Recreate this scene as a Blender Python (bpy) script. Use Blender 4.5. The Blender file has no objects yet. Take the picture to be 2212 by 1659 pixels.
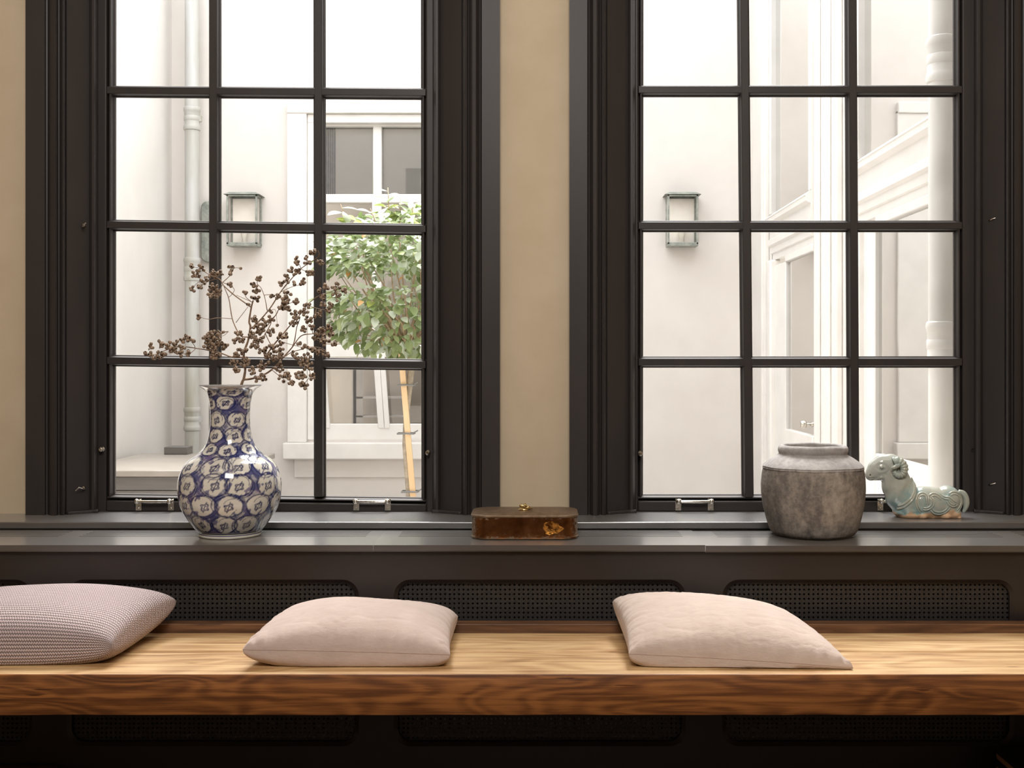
import bpy, bmesh, math, random
import numpy as np
from mathutils import Vector, Matrix, noise
from mathutils.bvhtree import BVHTree

random.seed(7)
SC = bpy.context.scene
COL = SC.collection
E = 1.17            # eye height above the floor
F = 2400.0          # focal length in pixels of the 2212 px wide frame
CX, CY = 1163.0, 780.0

def X(px, D): return (px - CX) * D / F
def Z(py, D): return E - (py - CY) * D / F
def P(px, py, D): return Vector((X(px, D), D, Z(py, D)))
def srgb(r, g, b):
    f = lambda c: (c / 12.92 if c <= 0.04045 else ((c + 0.055) / 1.055) ** 2.4)
    return (f(r / 255), f(g / 255), f(b / 255), 1.0)

# ------------------------------------------------------------------ camera, sky, light
cam = bpy.data.cameras.new('camera')
camo = bpy.data.objects.new('camera', cam)
COL.objects.link(camo)
camo.location = (0, 0, E)
camo.rotation_euler = (math.pi / 2, 0, 0)
cam.sensor_width = 36.0
cam.lens = 36.0 * F / 2212.0
cam.shift_x = -(CX - 1106.0) / 2212.0
cam.shift_y = -(829.5 - CY) / 2212.0
cam.clip_start = 0.05
SC.camera = camo

SC.view_settings.view_transform = 'Standard'
SC.view_settings.look = 'None'
SC.view_settings.gamma = 1.0
SC.view_settings.use_curve_mapping = False
SC.view_settings.exposure = 0.0
SC.cycles.use_denoising = True
SC.cycles.max_bounces = 10
SC.cycles.diffuse_bounces = 6
SC.cycles.transparent_max_bounces = 16
SC.cycles.sample_clamp_indirect = 6.0
SC.cycles.caustics_reflective = False
SC.cycles.caustics_refractive = False

SKY = 3.9
w = bpy.data.worlds.new('overcast_sky')
SC.world = w
w.use_nodes = True
bg = w.node_tree.nodes['Background']
bg.inputs[0].default_value = (0.97, 0.985, 1.0, 1)
bg.inputs[1].default_value = SKY

sun = bpy.data.lights.new('hazy_sun', 'SUN')
sun.energy = 12.5
sun.angle = math.radians(34)
sun.color = (1.0, 0.975, 0.955)
suno = bpy.data.objects.new('hazy_sun', sun)
COL.objects.link(suno)
_el, _az = math.radians(66), math.radians(4)       # high, beyond the courtyard's back building
_d = Vector((math.sin(_az) * math.cos(_el), math.cos(_az) * math.cos(_el), math.sin(_el)))
suno.rotation_euler = _d.to_track_quat('Z', 'Y').to_euler()
suno.location = (0, 5, 9)

def area(name, loc, target, sx, sy, power, color):
    l = bpy.data.lights.new(name, 'AREA')
    l.shape = 'RECTANGLE'; l.size = sx; l.size_y = sy; l.energy = power; l.color = color
    o = bpy.data.objects.new(name, l); COL.objects.link(o)
    o.location = loc
    o.rotation_euler = (Vector(loc) - Vector(target)).to_track_quat('Z', 'Y').to_euler()
    return o
# unseen fill panels added to brighten the room: one behind the camera, two overhead
area('room_fill', (-0.02, -0.3, 3.35), (-0.02, 3.46, 1.3), 1.3, 1.0, 104, (1.0, 0.96, 0.91))
area('overhead_fill', (-1.3, 1.1, 3.6), (-1.3, 1.2, 1.0), 1.4, .7, 7, (1.0, 0.93, 0.84))
area('overhead_fill', (1.3, 1.1, 3.6), (1.3, 1.2, 1.0), 1.4, .7, 7, (1.0, 0.93, 0.84))

# ------------------------------------------------------------------ helpers
def base_mat(name):
    m = bpy.data.materials.new(name); m.use_nodes = True
    nt = m.node_tree
    return m, nt, nt.nodes['Principled BSDF']

def N(nt, typ, **kw):
    n = nt.nodes.new(typ)
    for k, v in kw.items():
        if k.startswith('i_'):
            n.inputs[k[2:].replace('_', ' ')].default_value = v
        else:
            setattr(n, k, v)
    return n

def ramp(nt, fac, stops):
    r = nt.nodes.new('ShaderNodeValToRGB')
    els = r.color_ramp.elements
    els[0].position, els[0].color = stops[0][0], stops[0][1]
    els[1].position, els[1].color = stops[-1][0], stops[-1][1]
    for p, c in stops[1:-1]:
        e = els.new(p); e.color = c
    nt.links.new(fac, r.inputs[0])
    return r.outputs[0]

def coords(nt, scale=(1, 1, 1), kind='Object'):
    t = nt.nodes.new('ShaderNodeTexCoord')
    m = nt.nodes.new('ShaderNodeMapping')
    m.inputs['Scale'].default_value = scale
    nt.links.new(t.outputs[kind], m.inputs[0])
    return m.outputs[0]

def noise_n(nt, vec, scale, detail=4, rough=0.55, dist=0.0):
    n = N(nt, 'ShaderNodeTexNoise')
    n.inputs['Scale'].default_value = scale
    n.inputs['Detail'].default_value = detail
    n.inputs['Roughness'].default_value = rough
    n.inputs['Distortion'].default_value = dist
    nt.links.new(vec, n.inputs['Vector'])
    return n.outputs['Fac']

def bump(nt, b, h, strength, dist):
    n = N(nt, 'ShaderNodeBump')
    n.inputs['Strength'].default_value = strength
    n.inputs['Distance'].default_value = dist
    nt.links.new(h, n.inputs['Height'])
    prev = b.inputs['Normal'].links
    if prev: nt.links.new(prev[0].from_socket, n.inputs['Normal'])
    nt.links.new(n.outputs[0], b.inputs['Normal'])

def pmat(name, c1, c2=None, scale=20, rough=0.5, metal=0.0, bstr=0.0, bdist=0.001, bscale=None,
         stretch=(1, 1, 1), coat=0.0, detail=4, lo=0.35, hi=0.65, spec=0.5):
    m, nt, b = base_mat(name)
    c2 = c2 or tuple(min(1, v * 1.15) for v in c1[:3]) + (1,)
    v = coords(nt, stretch)
    nf = noise_n(nt, v, scale, detail)
    nt.links.new(ramp(nt, nf, [(lo, c1), (hi, c2)]), b.inputs['Base Color'])
    b.inputs['Roughness'].default_value = rough
    b.inputs['Metallic'].default_value = metal
    b.inputs['Coat Weight'].default_value = coat
    b.inputs['Coat Roughness'].default_value = max(0.05, rough * .8)
    b.inputs['Specular IOR Level'].default_value = spec
    if bstr > 0:
        bump(nt, b, noise_n(nt, v, bscale or scale * 3, 4), bstr, bdist)
    return m

class MB:
    def __init__(s): s.v, s.f = [], []
    def add(s, vs, fs):
        o = len(s.v); s.v += [tuple(p) for p in vs]
        s.f += [tuple(i + o for i in f) for f in fs]
        return s
    def box(s, x0, x1, y0, y1, z0, z1):
        x0, x1 = min(x0, x1), max(x0, x1); y0, y1 = min(y0, y1), max(y0, y1); z0, z1 = min(z0, z1), max(z0, z1)
        vs = [(x0, y0, z0), (x1, y0, z0), (x1, y1, z0), (x0, y1, z0), (x0, y0, z1), (x1, y0, z1), (x1, y1, z1), (x0, y1, z1)]
        return s.add(vs, [(3, 2, 1, 0), (4, 5, 6, 7), (0, 1, 5, 4), (1, 2, 6, 5), (2, 3, 7, 6), (3, 0, 4, 7)])
    def sweep(s, ring, path_a, path_b):
        """closed ring of (u, v) offsets joined between two frames: each a function (u, v) -> point"""
        n = len(ring)
        vs = [path_a(u, v) for u, v in ring] + [path_b(u, v) for u, v in ring]
        fs = [(i, (i + 1) % n, n + (i + 1) % n, n + i) for i in range(n)]
        fs += [tuple(range(n - 1, -1, -1)), tuple(range(n, 2 * n))]
        return s.add(vs, fs)
    def tube(s, pts, r, n=8, caps=True, closed=False):
        pts = [Vector(p) for p in pts]; k = len(pts)
        rr = r if isinstance(r, (list, tuple)) else [r] * k
        vs = []; up = None
        for i, p in enumerate(pts):
            if closed: t = pts[(i + 1) % k] - pts[i - 1]
            else: t = pts[min(i + 1, k - 1)] - pts[max(i - 1, 0)]
            if t.length < 1e-9: t = Vector((0, 0, 1))
            t.normalize()
            if up is None:
                up = Vector((0, 0, 1)) if abs(t.z) < 0.9 else Vector((0, 1, 0))
            a = t.cross(up)
            if a.length < 1e-5: a = t.cross(Vector((1, 0, 0)))
            a.normalize(); up = a.cross(t).normalized()
            for j in range(n):
                th = 2 * math.pi * j / n
                vs.append(p + (a * math.cos(th) + up * math.sin(th)) * rr[i])
        fs = []
        for i in range(k if closed else k - 1):
            i2 = (i + 1) % k
            for j in range(n):
                fs.append((i * n + j, i * n + (j + 1) % n, i2 * n + (j + 1) % n, i2 * n + j))
        if caps and not closed:
            fs.append(tuple(range(n - 1, -1, -1))); fs.append(tuple((k - 1) * n + j for j in range(n)))
        return s.add(vs, fs)
    def lathe(s, prof, c, n=48, axis='z'):
        vs = []
        for r, h in prof:
            for j in range(n):
                th = 2 * math.pi * j / n
                a, b = r * math.cos(th), r * math.sin(th)
                vs.append((c[0] + a, c[1] + b, c[2] + h) if axis == 'z' else
                          (c[0] + a, c[1] + h, c[2] + b) if axis == 'y' else (c[0] + h, c[1] + a, c[2] + b))
        fs = [(i * n + j, i * n + (j + 1) % n, (i + 1) * n + (j + 1) % n, (i + 1) * n + j)
              for i in range(len(prof) - 1) for j in range(n)]
        if prof[0][0] > 1e-6: fs.append(tuple(range(n - 1, -1, -1)))
        if prof[-1][0] > 1e-6: fs.append(tuple((len(prof) - 1) * n + j for j in range(n)))
        return s.add(vs, fs)
    def ellipsoid(s, c, r, n=16, m=10, rot=None):
        vs, fs = [], []
        for i in range(m + 1):
            ph = math.pi * i / m
            for j in range(n):
                th = 2 * math.pi * j / n
                p = Vector((r[0] * math.sin(ph) * math.cos(th), r[1] * math.sin(ph) * math.sin(th), r[2] * math.cos(ph)))
                if rot: p = rot @ p
                vs.append(Vector(c) + p)
        for i in range(m):
            for j in range(n):
                fs.append((i * n + j, (i + 1) * n + j, (i + 1) * n + (j + 1) % n, i * n + (j + 1) % n))
        return s.add(vs, fs)

def tag(o, label=None, cat=None, group=None, kind=None):
    if label: o['label'] = label
    if cat: o['category'] = cat
    if group: o['group'] = group
    if kind: o['kind'] = kind
    return o

def obj(name, mb, mat, parent=None, origin=None, smooth=False, bevel=0.0, seg=2, weld=False, fixn=False):
    if parent is not None: origin = parent['_o']
    origin = Vector(origin or (0, 0, 0))
    me = bpy.data.meshes.new(name)
    me.from_pydata([(p[0] - origin.x, p[1] - origin.y, p[2] - origin.z) for p in mb.v], [], mb.f)
    if weld or fixn:
        bm = bmesh.new(); bm.from_mesh(me)
        if weld: bmesh.ops.remove_doubles(bm, verts=bm.verts, dist=1e-5)
        bmesh.ops.recalc_face_normals(bm, faces=bm.faces)
        bm.to_mesh(me); bm.free()
    me.materials.append(mat)
    if smooth:
        me.polygons.foreach_set('use_smooth', [True] * len(me.polygons))
        if smooth != True: me.set_sharp_from_angle(angle=math.radians(smooth))
    o = bpy.data.objects.new(name, me)
    COL.objects.link(o)
    o.location = (0, 0, 0) if parent is not None else origin
    if parent is not None:
        o.parent = parent
    o['_o'] = list(origin)
    if bevel > 0:
        b = o.modifiers.new('bevel', 'BEVEL'); b.width = bevel; b.segments = seg
        b.limit_method = 'ANGLE'; b.angle_limit = math.radians(35); b.harden_normals = False
        me.polygons.foreach_set('use_smooth', [True] * len(me.polygons))
        me.set_sharp_from_angle(angle=math.radians(50))
    return o

def thing(name, loc, label=None, cat=None, group=None, kind=None):
    o = bpy.data.objects.new(name, None); COL.objects.link(o)
    o.location = loc; o['_o'] = list(loc); o.empty_display_size = 0.05
    return tag(o, label, cat, group, kind)

# ------------------------------------------------------------------ materials
m_beige = pmat('beige_wall_paint', srgb(192, 174, 148), srgb(198, 181, 156), 6, 0.85, bstr=0.15, bdist=0.002, bscale=60)
m_frame = pmat('charcoal_satin_paint', srgb(50, 46, 45), srgb(55, 50, 48), 9, 0.46, spec=.28, bstr=0.12, bdist=0.0012, bscale=40, stretch=(1, 1, .3))
m_sillp = pmat('charcoal_sill_paint', srgb(48, 48, 51), srgb(54, 54, 57), 12, 0.24, bstr=0.06, bdist=0.001, bscale=30, coat=.8, spec=1.0)
m_cover = pmat('charcoal_cover_paint', srgb(41, 34, 32), srgb(46, 39, 36), 6, 0.40, bstr=0.05, bdist=0.001, bscale=80)
m_topbd = pmat('blue_grey_top_board_paint', srgb(52, 50, 50), srgb(58, 55, 54), 8, 0.26, bstr=0.04, bdist=0.001, bscale=60, coat=.8, spec=1.0)
m_cane = pmat('black_cane', srgb(34, 31, 30), srgb(46, 42, 40), 120, 0.5, bstr=0.3, bdist=0.0008, bscale=400)
m_ceil = pmat('ceiling_paint', srgb(205, 196, 182), None, 5, 0.9)
m_floor = pmat('dark_floor_boards', srgb(56, 34, 22), srgb(74, 46, 30), 14, 0.5, stretch=(.15, 1, 1))
m_plaster = pmat('cream_courtyard_plaster', srgb(204, 198, 193), srgb(210, 205, 200), 2.5, 0.9, bstr=0.25, bdist=0.006, bscale=9)
m_plaster2 = pmat('white_courtyard_plaster', srgb(206, 202, 197), srgb(212, 208, 204), 2.0, 0.9, bstr=0.25, bdist=0.006, bscale=9)
m_white = pmat('white_gloss_woodwork', srgb(214, 211, 207), srgb(221, 218, 214), 6, 0.35, bstr=0.1, bdist=0.002, bscale=25)
m_steel = pmat('galvanised_zinc', srgb(176, 176, 172), srgb(200, 199, 194), 5, 0.55, metal=0.15, bstr=0.1, bscale=60, stretch=(1, 1, .25))
m_zincw = pmat('white_painted_pipe', srgb(205, 203, 198), srgb(226, 224, 220), 4, 0.5, bstr=0.15, bscale=50, stretch=(1, 1, .25))
m_nickel = pmat('worn_nickel', srgb(205, 200, 190), srgb(150, 140, 128), 90, 0.22, metal=1.0, lo=.5, hi=.72)
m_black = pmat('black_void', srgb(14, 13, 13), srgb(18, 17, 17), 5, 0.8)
m_lead = pmat('patinated_lantern_metal', srgb(120, 126, 120), srgb(156, 158, 150), 30, 0.55, metal=.2)
m_gray = pmat('grey_blind_fabric', srgb(206, 202, 196), srgb(212, 208, 202), 3, 0.9)
m_dim = pmat('dim_room_wall', srgb(176, 168, 156), srgb(188, 180, 168), 2, 0.9)
m_ground = pmat('courtyard_paving', srgb(186, 182, 177), srgb(202, 198, 192), 5, 0.85)
m_cab = pmat('grey_bin_shelter_paint', srgb(92, 89, 86), srgb(106, 102, 98), 8, 0.5, stretch=(.3, 1, 4))
m_cabtop = pmat('weathered_zinc_top', srgb(140, 133, 125), srgb(152, 145, 136), 4, 0.4)
m_stake = pmat('pine_stake', srgb(214, 180, 138), srgb(228, 198, 158), 12, 0.7, stretch=(1, 1, .2))
m_bark = pmat('grey_bark', srgb(150, 138, 120), srgb(178, 166, 148), 30, 0.8, bstr=.4, bdist=.003)
m_twig = pmat('brown_twig', srgb(158, 134, 108), srgb(182, 158, 130), 30, 0.75)
m_tie = pmat('grey_tree_tie', srgb(120, 120, 118), None, 30, 0.6)

for _m in (m_sillp, m_topbd):
    _b = _m.node_tree.nodes['Principled BSDF']; _b.inputs['Sheen Weight'].default_value = .6; _b.inputs['Sheen Roughness'].default_value = .28
    _b.inputs['IOR'].default_value = 2.6; _b.inputs['Specular IOR Level'].default_value = .5; _b.inputs['Coat Weight'].default_value = 1.0; _b.inputs['Coat Roughness'].default_value = .22; _b.inputs['Roughness'].default_value = .34

def glass_mat(name, ior, tint=(1, 1, 1, 1), ripple=0.0, gloss=(1, 1, 1, 1)):
    m = bpy.data.materials.new(name); m.use_nodes = True
    nt = m.node_tree; nt.nodes.clear()
    out = N(nt, 'ShaderNodeOutputMaterial'); mix = N(nt, 'ShaderNodeMixShader')
    tr = N(nt, 'ShaderNodeBsdfTransparent'); tr.inputs[0].default_value = tint
    gl = N(nt, 'ShaderNodeBsdfGlossy'); gl.inputs['Roughness'].default_value = 0.02; gl.inputs[0].default_value = gloss
    fr = N(nt, 'ShaderNodeFresnel'); fr.inputs['IOR'].default_value = ior
    if ripple > 0:
        b = N(nt, 'ShaderNodeBump'); b.inputs['Strength'].default_value = ripple; b.inputs['Distance'].default_value = 0.01
        nt.links.new(noise_n(nt, coords(nt), 3.0, 1), b.inputs['Height'])
        nt.links.new(b.outputs[0], gl.inputs['Normal'])
    nt.links.new(fr.outputs[0], mix.inputs[0]); nt.links.new(tr.outputs[0], mix.inputs[1])
    nt.links.new(gl.outputs[0], mix.inputs[2]); nt.links.new(mix.outputs[0], out.inputs[0])
    return m
m_glass = glass_mat('old_window_glass', 1.35, (.985, .985, .98, 1))
m_glass_far = glass_mat('reflective_far_glass', 1.75, (.9, .9, .9, 1), 0.03, (.80, .79, .77, 1))
m_lamp_glass = glass_mat('dusty_lantern_glass', 1.25, (.96, .95, .94, 1))

def wood_mat(name, dark, mid, light, rough=0.42, sx=1.6, wav=1.0, rbands=True, bst=.25):
    m, nt, b = base_mat(name)
    v = coords(nt, (sx * 1.2, 30, 30))
    v2 = coords(nt, (1.7, 8, 8))
    n1 = noise_n(nt, v, 2.2, 6, 0.62, 0.3)
    n3 = noise_n(nt, v2, 1.3, 1.5, .45, 0.5)
    # cathedral figure: contour lines of a slowly drifting noise field
    mul = N(nt, 'ShaderNodeMath', operation='MULTIPLY'); mul.inputs[1].default_value = 70 * wav
    nt.links.new(n3, mul.inputs[0])
    sn = N(nt, 'ShaderNodeMath', operation='SINE'); nt.links.new(mul.outputs[0], sn.inputs[0])
    ab = N(nt, 'ShaderNodeMath', operation='MULTIPLY_ADD'); ab.inputs[1].default_value = 0.075; ab.inputs[2].default_value = 0.0
    nt.links.new(sn.outputs[0], ab.inputs[0])
    ad = N(nt, 'ShaderNodeMath', operation='ADD'); nt.links.new(n1, ad.inputs[0]); nt.links.new(ab.outputs[0], ad.inputs[1])
    vf = coords(nt, (9.0, 420, 420)); nf = noise_n(nt, vf, 1.6, 3, .65)
    ad2 = N(nt, 'ShaderNodeMath', operation='MULTIPLY_ADD'); ad2.inputs[1].default_value = 0.30
    nt.links.new(nf, ad2.inputs[0]); nt.links.new(ad.outputs[0], ad2.inputs[2])
    # individual tone for each board
    oi = N(nt, 'ShaderNodeObjectInfo')
    ad3 = N(nt, 'ShaderNodeMath', operation='MULTIPLY_ADD'); ad3.inputs[1].default_value = 0.20
    nt.links.new(oi.outputs['Random'], ad3.inputs[0]); nt.links.new(ad2.outputs[0], ad3.inputs[2])
    c = ramp(nt, ad3.outputs[0], [(0.46, dark), (0.72, mid), (0.96, light)])
    # short open checks and pores
    ck = noise_n(nt, coords(nt, (5.0, 70, 70)), 1.5, 2, .5)
    ckm = ramp(nt, ck, [(0.255, (0.30, 0.22, 0.16, 1)), (0.30, (1, 1, 1, 1))])
    mm = N(nt, 'ShaderNodeMixRGB', blend_type='MULTIPLY'); mm.inputs[0].default_value = 1.0
    nt.links.new(c, mm.inputs[1]); nt.links.new(ckm, mm.inputs[2])
    nt.links.new(mm.outputs[0], b.inputs['Base Color'])
    b.inputs['Roughness'].default_value = rough
    bump(nt, b, ad2.outputs[0], bst, 0.002)
    return m
m_wood = wood_mat('oak_top_lightened', srgb(120, 86, 52), srgb(176, 138, 94), srgb(210, 178, 132), 0.50, 1.0, .55)  # bench oak with the light on its top put into the colour
m_woodf = wood_mat('oak_front_shaded', srgb(56, 31, 16), srgb(108, 64, 30), srgb(156, 100, 52), 0.5, 1.0, 1.0, bst=.2)  # same oak, darkened in colour for the shaded front face
m_woodb = wood_mat('dark_oak_back_strip', srgb(62, 40, 26), srgb(92, 62, 40), srgb(122, 86, 58), 0.55, 1.5, .8)

# ------------------------------------------------------------------ room shell
XL, XR, YB, YW, ZC = -2.75, 2.35, -2.0, 3.455, 3.72
WOUT = 3.60          # outer face of the window wall
W1 = (X(60, 3.42), X(1076, 3.42))       # structural openings lie behind the casings
W2 = (X(1234, 3.42), X(2262, 3.42))
W1o = (X(205, 3.5), X(942, 3.5)); W2o = (X(1368, 3.5), X(2110, 3.5))
ZSILL = Z(1105, 3.5)
ZTOP = 3.36

def room_box(name, a, mat, **k):
    return tag(obj(name, MB().box(*a), mat, origin=((a[0] + a[1]) / 2, (a[2] + a[3]) / 2, a[4]), **k), kind='structure')
room_box('floor', (XL, XR, YB, WOUT, -0.08, 0), m_floor)
room_box('ceiling', (XL, XR, YB, WOUT, ZC, ZC + 0.1), m_ceil)
room_box('wall_left', (XL - 0.1, XL, YB, WOUT, 0, ZC), m_beige)
room_box('wall_right', (XR, XR + 0.1, YB, WOUT, 0, ZC), m_beige)
room_box('wall_back', (XL, XR, YB - 0.1, YB, 0, ZC), m_beige)
b = MB()
b.box(XL, XR, YW, WOUT, 0, ZSILL - 0.03)
b.box(XL, XR, YW, WOUT, ZTOP, ZC)
b.box(XL, X(118, 3.46), YW, WOUT, ZSILL - 0.03, ZTOP)
b.box(X(1022, 3.46), X(1286, 3.46), YW, WOUT, ZSILL - 0.03, ZTOP)
b.box(X(2204, 3.46), XR, YW, WOUT, ZSILL - 0.03, ZTOP)
wf = tag(obj('wall_front', b, m_beige, origin=(0, YW, 0)), kind='structure')
wf.data.materials.append(m_plaster)
for p in wf.data.polygons:
    if p.normal.y > 0.5: p.material_index = 1

# ------------------------------------------------------------------ the two windows
def vert_prism(contour, z0, z1, back):
    """contour: (px, D) points seen left to right; closed behind at depth 'back'"""
    pts = [(X(px, D), D) for px, D in contour]
    pts = pts + [(pts[-1][0], back), (pts[0][0], back)]
    m = MB(); n = len(pts)
    m.add([(x, y, z0) for x, y in pts] + [(x, y, z1) for x, y in pts],
          [(i, (i + 1) % n, n + (i + 1) % n, n + i) for i in range(n)] + [tuple(range(n)), tuple(range(2 * n - 1, n - 1, -1))])
    return m

ZCAS = Z(1112, 3.42)
def make_window(name, label, lo, li, so, gi, go, si, ri, ro, cols, rows, topz, handles):
    """lo..li casing left, so..gi left stile, cols: vertical bars (x at top y=0, x at y=1070), rows: bars (y left, y right)"""
    t = thing(name, (X((lo + ro) / 2, 3.5), 3.5, ZSILL), kind='structure'); t['label'] = label
    zt = topz
    def casing(a, bpx, mir):
        wd = bpx - a
        f = lambda u: (a + wd * u) if not mir else (bpx - wd * u)
        c1 = [(0, 3.46), (0, 3.418), (.27, 3.418), (.285, 3.432), (.31, 3.434), (.33, 3.418), (.36, 3.409), (.41, 3.406), (.44, 3.413),
              (.455, 3.43), (.475, 3.432), (.49, 3.42), (.52, 3.416), (.55, 3.424), (.562, 3.44)]
        c2 = [(.562, 3.437), (.575, 3.434), (.89, 3.482)]
        c3 = [(.89, 3.482), (.90, 3.474), (.925, 3.468), (.955, 3.468), (.98, 3.476), (1.0, 3.492)]
        for nm, cc in (('casing', c1), ('lining_board', c2), ('corner_bead', c3)):
            cc = [(f(u), D) for u, D in cc]
            if mir: cc = cc[::-1]
            obj(nm, vert_prism(cc, ZSILL - .004, zt + .05, 3.57), m_frame, t, fixn=True, smooth=35)
        # little foot that closes the lining board on the sill
        cc = [(f(.56), 3.432), (f(.60), 3.424), (f(.92), 3.464), (f(1.01), 3.462), (f(1.02), 3.495)]
        if mir: cc = cc[::-1]
        obj('plinth_block', vert_prism(cc, ZSILL - .004, ZSILL + .010, 3.57), m_frame, t, fixn=True, bevel=.003)
    casing(lo, li, False); casing(ri, ro, True)
    b = MB().box(X(lo, 3.42), X(ro, 3.42), 3.418, 3.57, zt + .0, zt + .12)
    obj('head_casing', b, m_frame, t, bevel=.006)
    # sash: positions on the plane D=3.5, all bars are prisms between two end points
    D0 = 3.5
    def q(px, py): return (X(px, D0), Z(py, D0))
    ytop = CY - (zt - E) * F / D0
    def bar(p0, p1, wpx, nose, d_front=D0, name='glazing_bar', wide_a=None, wide_b=None):
        (x0, z0), (x1, z1) = q(*p0), q(*p1)
        w = wpx * D0 / F / 2; nz = nose * D0 / F / 2
        wa = w if wide_a is None else wide_a * D0 / F; wb = w if wide_b is None else wide_b * D0 / F
        dx, dz = x1 - x0, z1 - z0; L = math.hypot(dx, dz); nx, nzv = -dz / L, dx / L
        ring = [(-wa, .030), (-wa, .0215), (-wa + .001, .020), (-wa + .0035, .0195), (-nz - .0012, .010), (-nz - .0004, .0016), (-nz + .0012, 0), (nz - .0012, 0), (nz + .0004, .0016), (nz + .0012, .010),
                (wb - .0035, .0195), (wb - .001, .020), (wb, .0215), (wb, .030), (nz + .002, .045), (-nz - .002, .045)]
        fa = lambda u, v: (x0 + nx * u, d_front + v, z0 + nzv * u)
        fb = lambda u, v: (x1 + nx * u, d_front + v, z1 + nzv * u)
        return obj(name, MB().sweep(ring, fa, fb), m_frame, t, fixn=True, smooth=25)
    yb = 1070
    lerp = lambda a, c, u: a + (c - a) * u
    def col_x(c, y): return lerp(c[0], c[1], y / yb)
    def row_y(r, x): return lerp(r[0], r[1], (x - gi) / (go - gi))
    # stiles, bottom and top rails: a board with a moulded inner edge
    def board(pts, d0=D0, d1=D0 + .05, name='sash_stile', bev=.004):
        m = MB(); q4 = [q(*p) for p in pts]
        m.add([(x, d0, z) for x, z in q4] + [(x, d1, z) for x, z in q4],
              [(0, 1, 2, 3), (7, 6, 5, 4), (0, 4, 5, 1), (1, 5, 6, 2), (2, 6, 7, 3), (3, 7, 4, 0)])
        return obj(name, m, m_frame, t, fixn=True, bevel=bev)
    gl_l, gl_r = (gi, gi - 2), (go, go + 3)
    rail_t = rows[-1]
    hi = ytop
    mw = 12
    board([(so, hi), (gi - mw, hi), (gi - mw - 2, 1107), (so, 1107)])
    board([(go + mw, hi), (si, hi), (si, 1107), (go + mw + 2, 1107)])
    board([(gi - mw - 2, rail_t[0] + 13), (go + mw + 2, rail_t[1] + 13), (go + mw + 2, 1107), (gi - mw - 2, 1105)], name='bottom_rail')
    board([(gi - mw, hi), (go + mw, hi), (go + mw, hi + 20), (gi - mw, hi + 20)], name='top_rail')
    # glazing beads round the glass edge (inner moulding)
    for (a, c) in (((gi - 6, hi), (gi - 8, rail_t[0] + 4)), ((go + 6, hi), (go + 8, rail_t[1] + 4))):
        bar(a, c, 13, 3, D0 + .004, 'edge_moulding')
    bar((gi - 12, rail_t[0] + 7), (go + 12, rail_t[1] + 7), 13, 3, D0 + .004, 'edge_moulding')
    cy = [r for r in rows[:-1]]
    for c in cols:
        bar((col_x(c, hi), hi), (col_x(c, 1070), rail_t[0] + 5), 26, 16)
    for r in cy:
        bar((gi - 12, row_y(r, gi - 12)), (go + 12, row_y(r, go + 12)), 25, 15, D0 + .0006)
    # panes
    xs = [(gi - 3, gi - 4)] + cols + [(go + 3, go + 4)]
    ys = [(hi + 10, hi + 10)] + cy + [(rail_t[0] + 2, rail_t[1] + 2)]
    for i in range(len(xs) - 1):
        for j in range(len(ys) - 1):
            def corner(cx, ry):
                y = row_y(ry, cx[0]); x = col_x(cx, y); return q(x, row_y(ry, x))
            c4 = [corner(xs[i], ys[j]), corner(xs[i + 1], ys[j]), corner(xs[i + 1], ys[j + 1]), corner(xs[i], ys[j + 1])]
            ti = random.uniform(-.0012, .0012); tj = random.uniform(-.0012, .0012)
            m = MB(); dd = [D0 + .026 + ti, D0 + .026 - ti, D0 + .026 + tj, D0 + .026 - tj]
            m.add([(x, d, z) for (x, z), d in zip(c4, dd)], [(0, 3, 2, 1)])
            obj('pane', m, m_glass, t)
    # sash lifts: two rosettes and a bar bowed into the room
    for hx, hw in handles:
        yy = 1090
        xa, xb = X(hx - hw / 2 + 7, D0), X(hx + hw / 2 - 7, D0)
        zc = Z(yy, D0)
        h = MB()
        for xx in (xa, xb):
            h.box(xx - .009, xx + .009, D0 - .003, D0 + .001, zc - .018, zc + .018)
            h.tube([(xx, D0, zc + .010), (xx, D0 - .018, zc + .012)], .0065, 10)
            h.ellipsoid((xx, D0 - .020, zc + .012), (.0088, .0075, .0085), 12, 8)
            h.ellipsoid((xx, D0 - .003, zc - .011), (.003, .002, .003), 8, 5)
        h.tube([(lerp(xa, xb, u), D0 - .020 - .003 * math.sin(math.pi * u), zc + .012) for u in [i / 8 for i in range(9)]], .0046, 10)
        o = obj('sash_lift', h, m_nickel, t, smooth=40, bevel=0); o['label'] = 'worn nickel sash lift handle'
    return t

rowsL = [(-391, -386), (-98, -92), (194, 199), (485, 494), (779, 788), (1068, 1076)]
rowsR = [(-394, -394), (-101, -101), (193, 193), (487, 487), (782, 782), (1069, 1069)]
win1 = make_window('window_1', 'left charcoal sash window behind the blue and white vase', 55, 210, 208, 243, 907, 937, 935, 1080,
                   [(460, 460), (687, 688)], rowsL, ZTOP, [(335, 84), (804, 82)])
win2 = make_window('window_2', 'right charcoal sash window behind the grey jar and the ram', 1230, 1373, 1371, 1392, 2066, 2108, 2106, 2256,
                   [(1608, 1618), (1842, 1848)], rowsR, ZTOP, [(1500, 84), (1936, 84)])

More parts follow.
